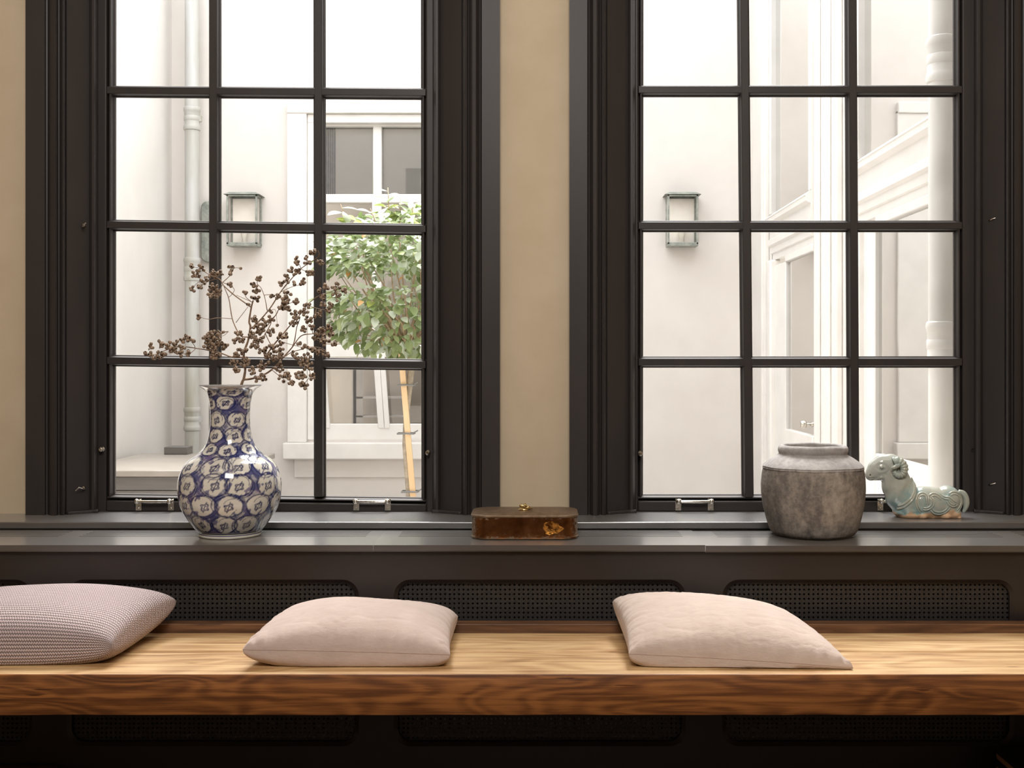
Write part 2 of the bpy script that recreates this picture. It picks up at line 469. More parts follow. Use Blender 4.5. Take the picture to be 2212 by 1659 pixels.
# small fittings: screws, hooks, a hole (parts of the windows)
def fitting(t, name, px, py, D, kind):
    p = P(px, py, D); m = MB()
    if kind == 'bolt':
        m.lathe([(0.0075, .002), (.0075, -.003), (.004, -.006), (0.0035, -.014), (.0075, -.016), (.0075, -.020), (.004, -.023), (0, -.023)], p, 14, 'y')
        o = obj(name, m, m_nickel, t, smooth=40, fixn=True); o['label'] = 'nickel sash stop screw'
    elif kind == 'hook':
        m.lathe([(.005, .002), (.005, -.002), (0, -.003)], p, 12, 'y')
        s = 1 if px < 1163 else -1
        sl = -1 if py < 800 and s > 0 else 1
        m.tube([p + Vector((0, 0, 0)), p + Vector((0, -.014, -.0005)), p + Vector((-s * sl * .006, -.022, .004 * sl)), p + Vector((-s * sl * .016, -.024, (.006 if s * sl < 0 else -.006)))],
               [.0026, .0026, .0024, .0016], 8)
        o = obj(name, m, m_nickel, t, smooth=60); o['label'] = 'bare metal curtain hook'
    else:
        m.lathe([(.0052, .0), (.0062, -.0015), (.0046, -.002), (.0040, .006), (0, .006)], p, 14, 'y')
        o = obj(name, m, m_black, t, smooth=60); o['label'] = 'empty dark screw hole'
fitting(win1, 'stop_screw', 222, 970, 3.5, 'bolt'); fitting(win1, 'stop_screw', 925, 977, 3.5, 'bolt')
fitting(win2, 'stop_screw', 1382, 979, 3.5, 'bolt'); fitting(win2, 'screw_hole', 2101, 972, 3.499, 'hole')
fitting(win1, 'hook', 181, 487, 3.462, 'hook'); fitting(win1, 'hook', 181, 1054, 3.462, 'hook')
fitting(win2, 'hook', 2134, 477, 3.478, 'hook'); fitting(win2, 'hook', 2134, 1046, 3.478, 'hook')

# window board on which both windows stand
ZSB = E - 0.474
b = MB().box(XL, XR, 3.272, 3.56, ZSB - .021, ZSB)
tag(obj('trim_1', b, m_sillp, origin=(0, 3.27, ZSB), bevel=.003), kind='structure')
b = MB().box(XL, XR, 3.285, 3.455, ZSB - .40, ZSB - .0215)
tag(obj('trim_2', b, m_sillp, origin=(0, 3.285, 0)), kind='structure')

# ------------------------------------------------------------------ radiator cover
DC = 3.02
cover = thing('radiator_cover', (0, 3.1, 0), 'long charcoal radiator cover with rounded cane openings under both windows', 'radiator cover')
ZT = E - .497                       # top face of the boards
zo1, zo0 = Z(1252, DC), Z(1612, DC)
cent = [X(460, DC) - .8885, X(460, DC), X(1166, DC), X(1876, DC), X(1876, DC) + .8885]
hw = .397
def rounded(cx, cz, hx, hz, r, n=8):
    pts = []
    for (sx, sz, a0) in ((1, 1, 0), (-1, 1, 90), (-1, -1, 180), (1, -1, 270)):
        for k in range(n + 1):
            a = math.radians(a0 + 90 * k / n)
            pts.append((cx + sx * (hx - r) + r * math.cos(a), cz + sz * (hz - r) + r * math.sin(a)))
    return pts
b = MB()
edges = [XL + .0] + [(cent[i] + cent[i + 1]) / 2 for i in range(4)] + [XR]
ztopf = ZT - .0175
for i, c in enumerate(cent):
    if i == 4:
        b.box(edges[4], edges[5], DC, DC + .018, 0, ztopf); continue
    x0, x1 = edges[i], edges[i + 1]
    cz = (zo0 + zo1) / 2; hz = (zo1 - zo0) / 2
    n = 8
    a = rounded(c, cz, hw, hz, .045, n)
    corners = [(x1, ztopf), (x0, ztopf), (x0, 0), (x1, 0)]
    K = len(a)
    vs = [(x, DC, z) for x, z in a]
    inner = rounded(c, cz, hw - .010, hz - .010, .037, n)
    vs += [(x, DC + .0075, z) for x, z in inner]
    vs += [(x, DC + .017, z) for x, z in inner]
    vs += [(x, DC, z) for x, z in corners]
    fs = []
    for k in range(K):
        k2 = (k + 1) % K
        fs.append((k, k2, K + k2, K + k)); fs.append((K + k, K + k2, 2 * K + k2, 2 * K + k))
    for q_ in range(4):
        s = q_ * (n + 1)
        for k in range(n): fs.append((3 * K + q_, s + k + 1, s + k))
        e = s + n; nx = (s + n + 1) % K
        fs.append((3 * K + q_, 3 * K + (q_ + 1) % 4, nx, e))
    b.add(vs, fs)
obj('front_panel', b, m_cover, cover, fixn=True, smooth=30)
# one woven cane sheet, shared by the four openings
cell = .01262; nxc, nzc = 64, 36
vs, fs, idx = [], [], {}
def vid(x, y, z):
    k = (round(x, 6), round(y, 6), round(z, 6))
    if k not in idx: idx[k] = len(vs); vs.append((x, y, z))
    return idx[k]
for i in range(nxc):
    for j in range(nzc):
        cx = (i - nxc / 2 + .5) * cell; cz = (j - nzc / 2 + .5) * cell; h = cell / 2; r = .0029
        jx = random.uniform(-.0003, .0003); jz = random.uniform(-.0003, .0003)
        oc = [vid(cx + jx + r * math.cos(math.radians(22.5 + 45 * k)), -.0002, cz + jz + r * math.sin(math.radians(22.5 + 45 * k))) for k in range(8)]
        co = [vid(cx + h, 0, cz + h), vid(cx - h, 0, cz + h), vid(cx - h, 0, cz - h), vid(cx + h, 0, cz - h)]
        me_ = [vid(cx + h, .0003, cz), vid(cx, -.0003, cz + h), vid(cx - h, .0003, cz), vid(cx, -.0003, cz - h)]
        # octagon verts 0 (22.5) .. 7
        fs += [(me_[0], co[0], oc[0]), (co[0], me_[1], oc[1]), (co[0], oc[1], oc[0]), (me_[1], oc[2], oc[1]),
               (me_[1], co[1], oc[2]), (co[1], me_[2], oc[3]), (co[1], oc[3], oc[2]), (me_[2], oc[4], oc[3]),
               (me_[2], co[2], oc[4]), (co[2], me_[3], oc[5]), (co[2], oc[5], oc[4]), (me_[3], oc[6], oc[5]),
               (me_[3], co[3], oc[6]), (co[3], me_[0], oc[7]), (co[3], oc[7], oc[6]), (me_[0], oc[0], oc[7])]
cane_me = bpy.data.meshes.new('cane_panel'); cane_me.from_pydata(vs, [], fs); cane_me.materials.append(m_cane)
for i in range(4):
    o = bpy.data.objects.new('cane_panel', cane_me); COL.objects.link(o); o.parent = cover
    o.location = (cent[i], DC + .0185 - 3.1, (zo0 + zo1) / 2)
# the lids: three boards with groups of slots
def top_board(x0, x1, groups, dz, label):
    m = MB(); z1 = ZT + dz; z0 = z1 - .015; f, bk = 3.0, 3.268
    sl = [(3.147 + k * .0235, 3.147 + k * .0235 + .0055) for k in range(5)]
    m.box(x0, x1, f, sl[0][0], z0, z1); m.box(x0, x1, sl[-1][1], bk, z0, z1)
    cur = x0
    for g0, g1 in groups:
        m.box(cur, g0, sl[0][0], sl[-1][1], z0, z1)
        for k in range(4): m.box(g0, g1, sl[k][1], sl[k + 1][0], z0, z1)
        cur = g1
    m.box(cur, x1, sl[0][0], sl[-1][1], z0, z1)
    m.box(x0, x1, f + .006, f + .018, z0 - .004, z0)
    o = obj('cover_lid', m, m_topbd, origin=((x0 + x1) / 2, f, z0))
    tag(o, label, 'board')
    return o
top_board(XL + .002, -.4462, [(-2.16, -1.36), (-1.302, -.489)], 0, 'charcoal slotted lid board under the blue and white vase')
top_board(-.4453, .4505, [(-.397, .409)], 0, 'charcoal slotted lid board under the copper box')
top_board(.4518, XR - .002, [(.508, 1.317), (1.38, 2.2)], -.0016, 'charcoal slotted lid board under the grey jar')
# radiator behind the cane: pale convector with two bright pipes
rad = thing('radiator', (0, 3.14, .1), 'radiator with bright horizontal pipes glinting behind the cane', 'radiator')
b = MB()
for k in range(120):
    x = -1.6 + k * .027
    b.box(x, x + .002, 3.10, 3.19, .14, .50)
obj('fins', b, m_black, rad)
for zz in (.185, .12):
    obj('pipe', MB().tube([(-2.2, 3.10, zz), (1.9, 3.10, zz)], .006, 8), m_nickel, rad, smooth=True)
for xx in (-1.9, -.4, 1.2, 1.8):
    obj('foot', MB().box(xx, xx + .03, 3.10, 3.19, 0, .2), m_black, rad)

# ------------------------------------------------------------------ bench
ZBN = E - .719
bench = thing('bench', (0, 2.75, ZBN - .093), 'long thick oak plank bench in front of the radiator cover', 'bench')
BX0, BX1 = XL + .01, XR - .01
ys = [2.552, 2.647, 2.753, 2.857, 2.944]
for k in range(4):
    g = .0018
    y0 = ys[k] + (-.0006 if k == 0 else g); y1 = ys[k + 1] - g
    # a plank with a faintly uneven top
    m = MB(); nx = 80; vs = []; fs = []
    for i in range(nx + 1):
        x = BX0 + (BX1 - BX0) * i / nx
        wv = .0012 * noise.noise(Vector((x * 3, k * 9.1, 0))); wy = .0009 * noise.noise(Vector((x * 5, k * 4.7, 3)))
        zt_ = ZBN + wv * .6 + (0, -.0016, .0004, -.0012)[k]
        vs += [(x, y0 + wy * (k > 0), ZBN - .093), (x, y0 + wy * (k > 0), zt_ - (.0025 if k else .0006)), (x, y0 + (.0025 if k else .0006) + wy * (k > 0), zt_), (x, y1 - .0025 + wy, zt_), (x, y1 + wy, zt_ - .0025), (x, y1 + wy, ZBN - .093)]
    for i in range(nx):
        for j in range(6):
            a = i * 6 + j; c = i * 6 + (j + 1) % 6
            fs.append((a, c, c + 6, a + 6))
    fs += [tuple(range(6)), tuple(nx * 6 + j for j in range(5, -1, -1))]
    m.add(vs, fs)
    obj('plank', m, m_wood, bench, fixn=True, smooth=40)
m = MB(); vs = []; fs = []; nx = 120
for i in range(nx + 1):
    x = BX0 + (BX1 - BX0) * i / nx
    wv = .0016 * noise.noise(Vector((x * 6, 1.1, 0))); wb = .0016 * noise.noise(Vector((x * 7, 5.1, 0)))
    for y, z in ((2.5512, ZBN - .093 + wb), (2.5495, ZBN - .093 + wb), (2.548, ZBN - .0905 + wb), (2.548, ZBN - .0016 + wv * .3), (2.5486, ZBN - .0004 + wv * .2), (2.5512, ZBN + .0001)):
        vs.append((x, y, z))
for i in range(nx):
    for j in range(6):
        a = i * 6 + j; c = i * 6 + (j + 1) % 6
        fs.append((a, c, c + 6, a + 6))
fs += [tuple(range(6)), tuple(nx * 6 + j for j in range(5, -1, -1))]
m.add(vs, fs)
o = obj('front_edge', m, m_woodf, bench, fixn=True, smooth=40); o['label'] = 'front edge with swirling grain, shade darkened into its colour'
o = obj('back_rail', MB().box(BX0, BX1, 2.945, 2.985, ZBN - .05, ZBN + .022), m_woodb, bench, bevel=.002); o['label'] = 'dark upright back strip'
for xx in (-2.2, -1.33, -.44, .45, 1.34, 2.1):
    m = MB().box(xx - .02, xx + .02, 2.62, 3.02, ZBN - .101, ZBN - .0932)
    m.box(xx - .02, xx + .02, 3.012, 3.02, ZBN - .22, ZBN - .093)
    obj('bracket', m, m_black, bench)

# ------------------------------------------------------------------ courtyard
DB, XWL, XWR = 8.0, -2.64, 1.54
HB, HL, HR = 4.4, 3.95, 3.95
tag(obj('ground', MB().box(-4.5, 4.2, WOUT, 10.2, -.12, -.02), m_ground, origin=(0, 6, -.12)), kind='structure')

def pane_quad(name, p0, p1, p2, p3, mat, parent):
    return obj(name, MB().add([p0, p1, p2, p3], [(0, 1, 2, 3)]), mat, parent)

# --- building across the courtyard with a wide white window
bb = thing('courtyard_house', (0, DB + .2, 0), 'cream plastered house wall across the courtyard with a white mullioned window', 'building')
ox0, ox1, oz0, oz1 = X(680, DB), X(1236, DB), Z(950, DB), Z(262, DB)
b = MB()
b.box(XWL - .03, ox0, DB, DB + .3, 0, HB); b.box(ox1, XWR + .03, DB, DB + .3, 0, HB)
b.box(ox0, ox1, DB, DB + .3, 0, oz0); b.box(ox0, ox1, DB, DB + .3, oz1, HB)
obj('wall', b, m_plaster, bb)
def wallrect(name, x0, y0, x1, y1, d0, d1, mat=m_white, bev=.006):
    return obj(name, MB().box(X(x0, DB), X(x1, DB), DB + d0, DB + d1, Z(y1, DB), Z(y0, DB)), mat, bb, bevel=bev)
wallrect('casing', 622, 240, 664, 955, -.035, .02); wallrect('casing', 664, 262, 682, 950, -.010, .10)
wallrect('casing', 1236, 240, 1322, 955, -.033, .10); wallrect('head_casing', 622, 222, 1322, 247, -.045, .02)
wallrect('head_casing', 664, 247, 1240, 266, -.012, .10)
wallrect('sill', 616, 955, 1330, 990, -.09, .05, bev=.008)
wallrect('plinth_moulding', 636, 990, 1300, 1031, -.018, .01, m_plaster, .004)
# frame members
for y0, y1, d in ((262, 270, .05), (417, 436, .045), (745, 772, .03), (916, 955, .02)):
    wallrect('transom', 680, y0, 1238, y1, d, d + .06)
mull = [680, 803, 940, 1076, 1213]
for i, xm in enumerate(mull):
    wallrect('mullion', xm, 269, xm + 19 if i else 689, 436, .053, .108)
# lower lights: casement frames, slightly racked (their stiles lean)
for i in range(4):
    a, c = mull[i] + (8 if i == 0 else 14), mull[i + 1] + 5
    wallrect('mullion', mull[i + 1] - 1, 430, mull[i + 1] + 19, 760, .03, .09)
    lean = 11
    for (xa, xb) in ((a + 2, a + 13), (c - 3, c + 10.6)):
        m = MB()
        pts = [(xa, 770), (xb, 770), (xb + lean, 925), (xa + lean, 925)]
        m.add([(X(x, DB), DB + .012, Z(y, DB)) for x, y in pts] + [(X(x, DB), DB + .045, Z(y, DB)) for x, y in pts],
              [(0, 1, 2, 3), (7, 6, 5, 4), (0, 4, 5, 1), (1, 5, 6, 2), (2, 6, 7, 3), (3, 7, 4, 0)])
        obj('casement_stile', m, m_white, bb, fixn=True, bevel=.004)
    for y0, y1 in ((268, 420), (434, 748), (770, 920)):
        yy = DB + .10
        pane_quad('pane', (X(mull[i], DB), yy, Z(y1, DB)), (X(mull[i + 1] + 12, DB), yy, Z(y1, DB)), (X(mull[i + 1] + 12, DB), yy, Z(y0, DB)),
                  (X(mull[i], DB), yy, Z(y0, DB)), m_glass_far, bb)
m = MB().box(ox0, ox1, DB + .115, DB + .12, Z(430, DB), Z(264, DB))
o = obj('blind', m, m_gray, bb); o['label'] = 'plain grey blind behind the upper lights'
m = MB()
for k in range(5): m.box(X(697 + k * 4.6, DB), X(700 + k * 4.6, DB), DB + .104, DB + .112, Z(430, DB), Z(268, DB))
m_curt = pmat('blue_grey_curtain', srgb(92, 98, 104), srgb(116, 120, 124), 30, .9)
obj('curtain', m, m_curt, bb)
m = MB().box(ox0 - .3, ox1 + .3, DB + .75, DB + .8, 0, HB); m.box(ox0 - .3, ox1 + .3, DB + .3, DB + .75, oz0 - .3, oz0 - .25)
obj('room_backdrop', m, m_dim, bb)
m = MB()
m.box(X(735, DB), X(760, DB), DB + .5, DB + .52, Z(930, DB), Z(690, DB))
obj('curtain', m, m_gray, bb)
m = MB()
for y in (862, 905): m.box(X(742, DB), X(850, DB), DB + .5, DB + .7, Z(y + 4, DB), Z(y, DB))
m.box(X(738, DB), X(745, DB), DB + .5, DB + .7, Z(930, DB), Z(800, DB))
o = obj('shelf_unit', m, m_white, bb)
m = MB().box(X(775, DB), X(850, DB), DB + .55, DB + .6, Z(762, DB), Z(730, DB))
o = obj('red_box', m, pmat('dusty_red', srgb(190, 70, 60), None, 9, .7), bb)

# --- left house flank
lb = tag(obj('courtyard_house', MB().box(XWL - .3, XWL, WOUT + .02, DB, 0, HL), m_plaster2, origin=(XWL, 5.8, 0)),
         'white plastered flank wall at the far left of the courtyard', 'building')

# --- right wing: white doors with lights above
rw = thing('courtyard_wing', (XWR + .2, 5.8, 0), 'white joinery wing with tall glazed doors along the right side of the courtyard', 'building')
def wb(name, D0, D1, z0, z1, x0=XWR, x1=XWR + .16, mat=m_white, bev=.008):
    return obj(name, MB().box(x0, x1, D0, D1, E + z0, E + z1), mat, rw, bevel=bev)
G = XWR + .014
wb('wall', 7.50, DB, -E, HR - E, mat=m_plaster2, bev=0)
wb('wall', WOUT + .02, 4.02, -E, HR - E, mat=m_plaster2, bev=0)
wb('wall', 4.02, 7.5, 2.75, HR - E, mat=m_plaster2, bev=0)
# profiled posts
for D0, D1 in ((7.30, 7.50), (5.34, 6.22), (4.02, 4.16)):
    wb('door_post', D0, D1, -E, 2.75)
for D0, D1 in ((7.40, 7.50), (5.62, 6.05)):
    wb('post_board', D0, D1, -E, 2.75, XWR - .035, XWR)
for D0, D1 in ((5.71, 5.80), (5.92, 5.95)):
    wb('post_bead', D0, D1, -E, 2.75, XWR - .048, XWR - .035, bev=.005)
wb('post_bead', 7.44, 7.47, -E, 2.75, XWR - .045, XWR - .03, bev=.005)
# transom with stepped cornice, one per bay
for (a, c) in ((6.22, 7.32), (4.16, 5.34)):
    prof = [(G + .02, .66), (XWR - .0, .66), (XWR - .0, .70), (XWR - .012, .705), (XWR - .012, .745), (XWR - .03, .755), (XWR - .03, .79), (XWR - .016, .80),
            (XWR - .016, .885), (XWR - .045, .90), (XWR - .045, .925), (XWR - .05, .93), (G - .02, .965), (G + .02, .965)]
    m = MB(); n = len(prof)
    m.add([(x, a, E + z) for x, z in prof] + [(x, c, E + z) for x, z in prof],
          [(i, (i + 1) % n, n + (i + 1) % n, n + i) for i in range(n)] + [tuple(range(n)), tuple(range(2 * n - 1, n - 1, -1))])
    obj('cornice', m, m_white, rw, fixn=True)
    # upper light
    wb('light_frame', c - .05, c, .96, 2.75, G - .035, G + .03, bev=.006); wb('light_frame', a, a + .04, .96, 2.75, G - .035, G + .03, bev=.006)
    pane_quad('pane', (G, a, E + .9), (G, c, E + .9), (G, c, E + 2.76), (G, a, E + 2.76), m_glass_far, rw)
    # door leaf
    door = wb('door', c - .42 if a > 6 else c - .27, c - .09, -E, .62, G - .02, G + .03, bev=.006)
    s0 = (c - .41) if a > 6 else (c - .28)
    wb('door_rail', a, s0, .615, .66, G - .022, G + .03, bev=.006)
    wb('door_rail', a, s0, -E + .02, -.42, G - .02, G + .03, bev=.006)
    wb('door_panel', a + .05, s0 - .08, -E + .12, -.52, G - .032, G - .018, bev=.01)
    wb('door_casing', c - .10, c - .0, -E, .66, G - .05, G + .03, bev=.012)
    pane_quad('pane', (G, a, E - .45), (G, s0 + .02, E - .45), (G, s0 + .02, E + .63), (G, a, E + .63), m_glass_far, rw)
    if a > 6:
        k = MB().lathe([(.012, 0), (.014, -.006), (.008, -.01), (.008, -.03), (.02, -.035), (.026, -.05), (.02, -.064), (0, -.066)], (G, 6.31, E - .36), 14, 'x')
        o = obj('door_knob', k, m_nickel, door, smooth=50); o['label'] = 'small round door knob'
m = MB().box(2.6, 2.65, 3.9, 7.9, 0, HR); m.box(G + .1, 2.6, 3.9, 7.9, .0, .02)
obj('room_backdrop', m, m_dim, rw)

# --- downpipes
def downpipe(name, px, D, r, collars, mat, label, zt=HB - .2):
    x = X(px, D); t = thing(name, (x, D, 0), label, 'pipe')
    obj('pipe', MB().tube([(x, D, 0), (x, D, zt)], r, 28), mat, t, smooth=60)
    for py in collars:
        z = Z(py, D); m = MB()
        m.lathe([(r, -.085), (r * 1.14, -.08), (r * 1.2, -.065), (r * 1.14, -.05), (r * 1.08, -.045), (r * 1.08, .045), (r * 1.14, .05), (r * 1.2, .065), (r * 1.14, .08), (r, .085)], (x, D, z), 28)
        m.lathe([(r * 1.08, -.018), (r * 1.13, -.014), (r * 1.13, .014), (r * 1.08, .018)], (x, D, z), 28)
        m.box(x + r * 1.0, x + r * 1.35, D - r * .3, D + r * .3, z - .02, z + .02)
        m.tube([(x, D, z), (x, D + r * 1.3, z)], .012, 8)
        obj('collar', m, mat, t, smooth=40)
    return t
m_steelw = pmat('lime_streaked_zinc', srgb(158, 155, 142), srgb(182, 182, 181), 3, 0.5, metal=.1, bstr=0.1, bscale=60, stretch=(3, 3, .5), lo=.3, hi=.6)
downpipe('downpipe', 415, 7.88, .050, [257, 582, 905], m_steelw, 'thin weathered zinc downpipe in the far left courtyard corner')
downpipe('downpipe', 2034, 4.05, .0465, [130, 744], m_zincw, 'white painted downpipe close outside the right window')

# --- wall lanterns
def lantern(px, D, label):
    w_, h_, d_ = .108, .175, .13
    cz = Z(476, D); x = X(px, D)
    t = thing('wall_lantern', (x, DB, cz - h_), label, 'lamp')
    y0, y1 = DB - d_ - .02, DB - .02
    m = MB(); s = .013
    for sx in (-1, 1):
        for yy in (y0, y1 - s):
            m.box(x + sx * w_ - (s if sx > 0 else 0), x + sx * w_ + (s if sx < 0 else 0), yy, yy + s, cz - h_, cz + h_)
    for zz in (cz - h_, cz + h_ - s):
        m.box(x - w_, x + w_, y0, y0 + s, zz, zz + s); m.box(x - w_, x - w_ + s, y0, y1, zz, zz + s); m.box(x + w_ - s, x + w_, y0, y1, zz, zz + s)
    m.box(x - w_, x + w_, y0, y1, cz - h_ - .012, cz - h_)
    m.box(x - w_ * .98, x + w_ * .98, y1 - .004, DB, cz - h_, cz + h_)
    obj('frame', m, m_lead, t, bevel=.002)
    m = MB()
    a, c = w_ + .02, y0 - .015
    m.add([(x - a, c, cz + h_ + .002), (x + a, c, cz + h_ + .002), (x + a, DB, cz + h_ + .002), (x - a, DB, cz + h_ + .002),
           (x - a * .7, c + .03, cz + h_ + .02), (x + a * .7, c + .03, cz + h_ + .02), (x + a * .7, DB, cz + h_ + .02), (x - a * .7, DB, cz + h_ + .02)],
          [(3, 2, 1, 0), (4, 5, 6, 7), (0, 1, 5, 4), (1, 2, 6, 5), (2, 3, 7, 6), (3, 0, 4, 7)])
    obj('roof', m, m_lead, t)
    o_ = obj('back_plate', MB().box(x - w_ + s, x + w_ - s, y1 - .012, y1 - .006, cz - h_ + s, cz + h_ - s), pmat('frosted_lantern_back', srgb(236, 232, 224), srgb(242, 238, 232), 20, .5), t)
    g = .002
    pane_quad('pane', (x - w_ + s, y0 + g, cz - h_), (x + w_ - s, y0 + g, cz - h_), (x + w_ - s, y0 + g, cz + h_), (x - w_ + s, y0 + g, cz + h_), m_lamp_glass, t)
    for sx in (-1, 1):
        xx = x + sx * (w_ - .004)
        pane_quad('pane', (xx, y0, cz - h_), (xx, y1, cz - h_), (xx, y1, cz + h_), (xx, y0, cz + h_), m_lamp_glass, t)
    k = MB().lathe([(.016, 0), (.016, .04), (.02, .05), (.027, .085), (.024, .115), (.012, .13), (0, .132)], (x, (y0 + y1) / 2, cz - h_ + .01), 16)
    obj('bulb', k, pmat('opal_bulb', srgb(222, 218, 208), None, 10, .3), t, smooth=60)
lantern(527, DB - .09, 'glass box wall lantern left of the white courtyard window')
lantern(1473, DB - .09, 'glass box wall lantern on the bare wall seen through the right window')

# --- dark fixture by the pipe, bin shelter
m = MB(); xx = X(453, DB); zz0, zz1 = Z(568, DB), Z(436, DB)
ring = [(xx + .05 * math.cos(a), zz1 - .05 + .05 * math.sin(a)) for a in [math.pi * i / 8 for i in range(9)]] + \
       [(xx + .05 * math.cos(a), zz0 + .05 + .05 * math.sin(a)) for a in [math.pi + math.pi * i / 8 for i in range(9)]]
n = len(ring)
m.add([(x, DB - .05, z) for x, z in ring] + [(x, DB, z) for x, z in ring], [(i, (i + 1) % n, n + (i + 1) % n, n + i) for i in range(n)] + [tuple(range(n)), tuple(range(2 * n - 1, n - 1, -1))])
t = obj('outdoor_fixture', m, m_lead, origin=(xx, DB, zz0), fixn=True, bevel=.006)
tag(t, 'narrow dark round-ended fixture on the courtyard wall beside the zinc pipe', 'fixture')

st = thing('bin_shelter', (-2.2, 6.6, 0), 'low grey bin shelter with a pale metal top in the left courtyard corner', 'shelter')
zt_ = E - .605
obj('top', MB().box(-2.60, -1.73, 6.14, 7.30, zt_ - .035, zt_), m_cabtop, st, bevel=.006)
for k in range(7):
    z1 = zt_ - .04 - k * .078
    obj('slat', MB().box(-2.56, -1.77, 6.19, 6.205, z1 - .074, z1), m_cab, st, bevel=.003)
obj('body', MB().box(-2.55, -1.78, 6.205, 7.28, .0, zt_ - .036), m_cab, st)
obj('upstand', MB().box(-2.42, -2.27, 7.18, 7.30, zt_, zt_ + .05), m_cab, st, bevel=.004)

# ------------------------------------------------------------------ standard tree
rt = random.Random(11)
def leafmat(name, a, b_, rough=.35):
    m, nt, bs = base_mat(name)
    oi = N(nt, 'ShaderNodeObjectInfo')
    geo = N(nt, 'ShaderNodeNewGeometry')
    ad = N(nt, 'ShaderNodeMath', operation='ADD'); nt.links.new(oi.outputs['Random'], ad.inputs[0]); nt.links.new(geo.outputs['Random Per Island'], ad.inputs[1])
    fr = N(nt, 'ShaderNodeMath', operation='FRACT'); nt.links.new(ad.outputs[0], fr.inputs[0])
    nt.links.new(ramp(nt, fr.outputs[0], [(0, a), (1, b_)]), bs.inputs['Base Color'])
    bs.inputs['Roughness'].default_value = rough
    tr = N(nt, 'ShaderNodeBsdfTranslucent'); mx = N(nt, 'ShaderNodeMixShader'); mx.inputs[0].default_value = .3
    nt.links.new(ramp(nt, fr.outputs[0], [(0, a), (1, b_)]), tr.inputs[0])
    nt.links.new(bs.outputs[0], mx.inputs[1]); nt.links.new(tr.outputs[0], mx.inputs[2])
    nt.links.new(mx.outputs[0], nt.nodes['Material Output'].inputs[0])
    return m
m_leaf = leafmat('green_leaf', srgb(116, 136, 84), srgb(158, 170, 122), .3)
m_leafp = leafmat('shine_pale_leaf', srgb(186, 198, 174), srgb(212, 220, 204), .4)  # whitish shine on the leaves put into their colour
m_leafy = leafmat('fresh_yellow_green_leaf', srgb(164, 176, 92), srgb(186, 196, 116), .4)
m_leafo = leafmat('orange_dying_leaf', srgb(222, 150, 70), srgb(206, 176, 130), .5)
def leaf_geo(L, W, fold, curl):
    m = MB(); prof = [(0, .0), (.12, .45), (.35, .96), (.6, .98), (.82, .6), (1, 0)]
    vs = []
    for u, wv in prof:
        zc = -curl * L * u * u
        vs += [(-wv * W / 2, u * L, zc + fold * wv * W / 2), (0, u * L, zc), (wv * W / 2, u * L, zc + fold * wv * W / 2)]
    fs = []
    for i in range(len(prof) - 1):
        a = i * 3
        fs += [(a, a + 1, a + 4, a + 3), (a + 1, a + 2, a + 5, a + 4)]
    return vs, fs
DT = 6.55
tc = P(872, 622, DT)
tree = thing('standard_tree', (X(893, DT), DT, 0), 'small round-headed evergreen tree trained on a stake before the courtyard window', 'tree')
to = Vector(tree['_o'])
def crown_pt(surface):
    while True:
        p = Vector((rt.uniform(-1, 1), rt.uniform(-1, 1), rt.uniform(-1, 1)))
        L = p.length
        if L > 1 or L < (.78 if surface else .25): continue
        q = Vector((p.x * .50, p.y * .44, p.z * .40 + (.10 if p.z > 0 else 0)))
        if p.z > .55 and rt.random() < .55: continue
        q.z -= .02
        return q, p
def leaf_matrix(q, p, s):
    out = Vector((p.x, p.y, p.z * .6 + .25 + rt.uniform(-.5, .3))) + Vector((rt.uniform(-.8, .8), rt.uniform(-.8, .8), rt.uniform(-.9, .2)))
    out.normalize()                     # direction the leaf points in
    up = Vector((rt.uniform(-.5, .5), rt.uniform(-.9, .3), 1)).normalized()
    xx = out.cross(up).normalized(); up = xx.cross(out)
    M = Matrix((xx, out, up)).transposed().to_4x4()
    return Matrix.Translation(tc - to + q) @ M @ Matrix.Scale(s, 4)
lmeshes = []
for k, (mt, cv, fo) in enumerate([(m_leaf, .3, .35), (m_leafp, .15, .2), (m_leafy, .3, .3), (m_leaf, .1, .15), (m_leafo, .5, .5)]):
    v_, f_ = leaf_geo(.088, .054, fo, cv)
    me = bpy.data.meshes.new('leaf'); me.from_pydata(v_, [], f_); me.materials.append(mt)
    me.polygons.foreach_set('use_smooth', [True] * len(me.polygons)); lmeshes.append(me)
def pick(p):
    r = rt.random()
    if r < .012: return 4
    if p.z > .35: return 1 if r < .55 else (2 if r < .75 else 0)  # shine-coloured leaves get more frequent towards the lit top of the crown
    if p.z > -.2: return 1 if r < .38 else (2 if r < .46 else (0 if r < .7 else 3))
    return 1 if r < .18 else (0 if r < .6 else 3)
cnt = 0
shoot_tips = []
while cnt < 262:
    q, p = crown_pt(True)
    if p.y > .25: continue
    me = lmeshes[pick(p)]
    o = bpy.data.objects.new('leaf', me); COL.objects.link(o); o.parent = tree
    o.matrix_local = leaf_matrix(q, p, rt.uniform(.6, 1.12) * (.5 if me is lmeshes[4] else 1)); cnt += 1
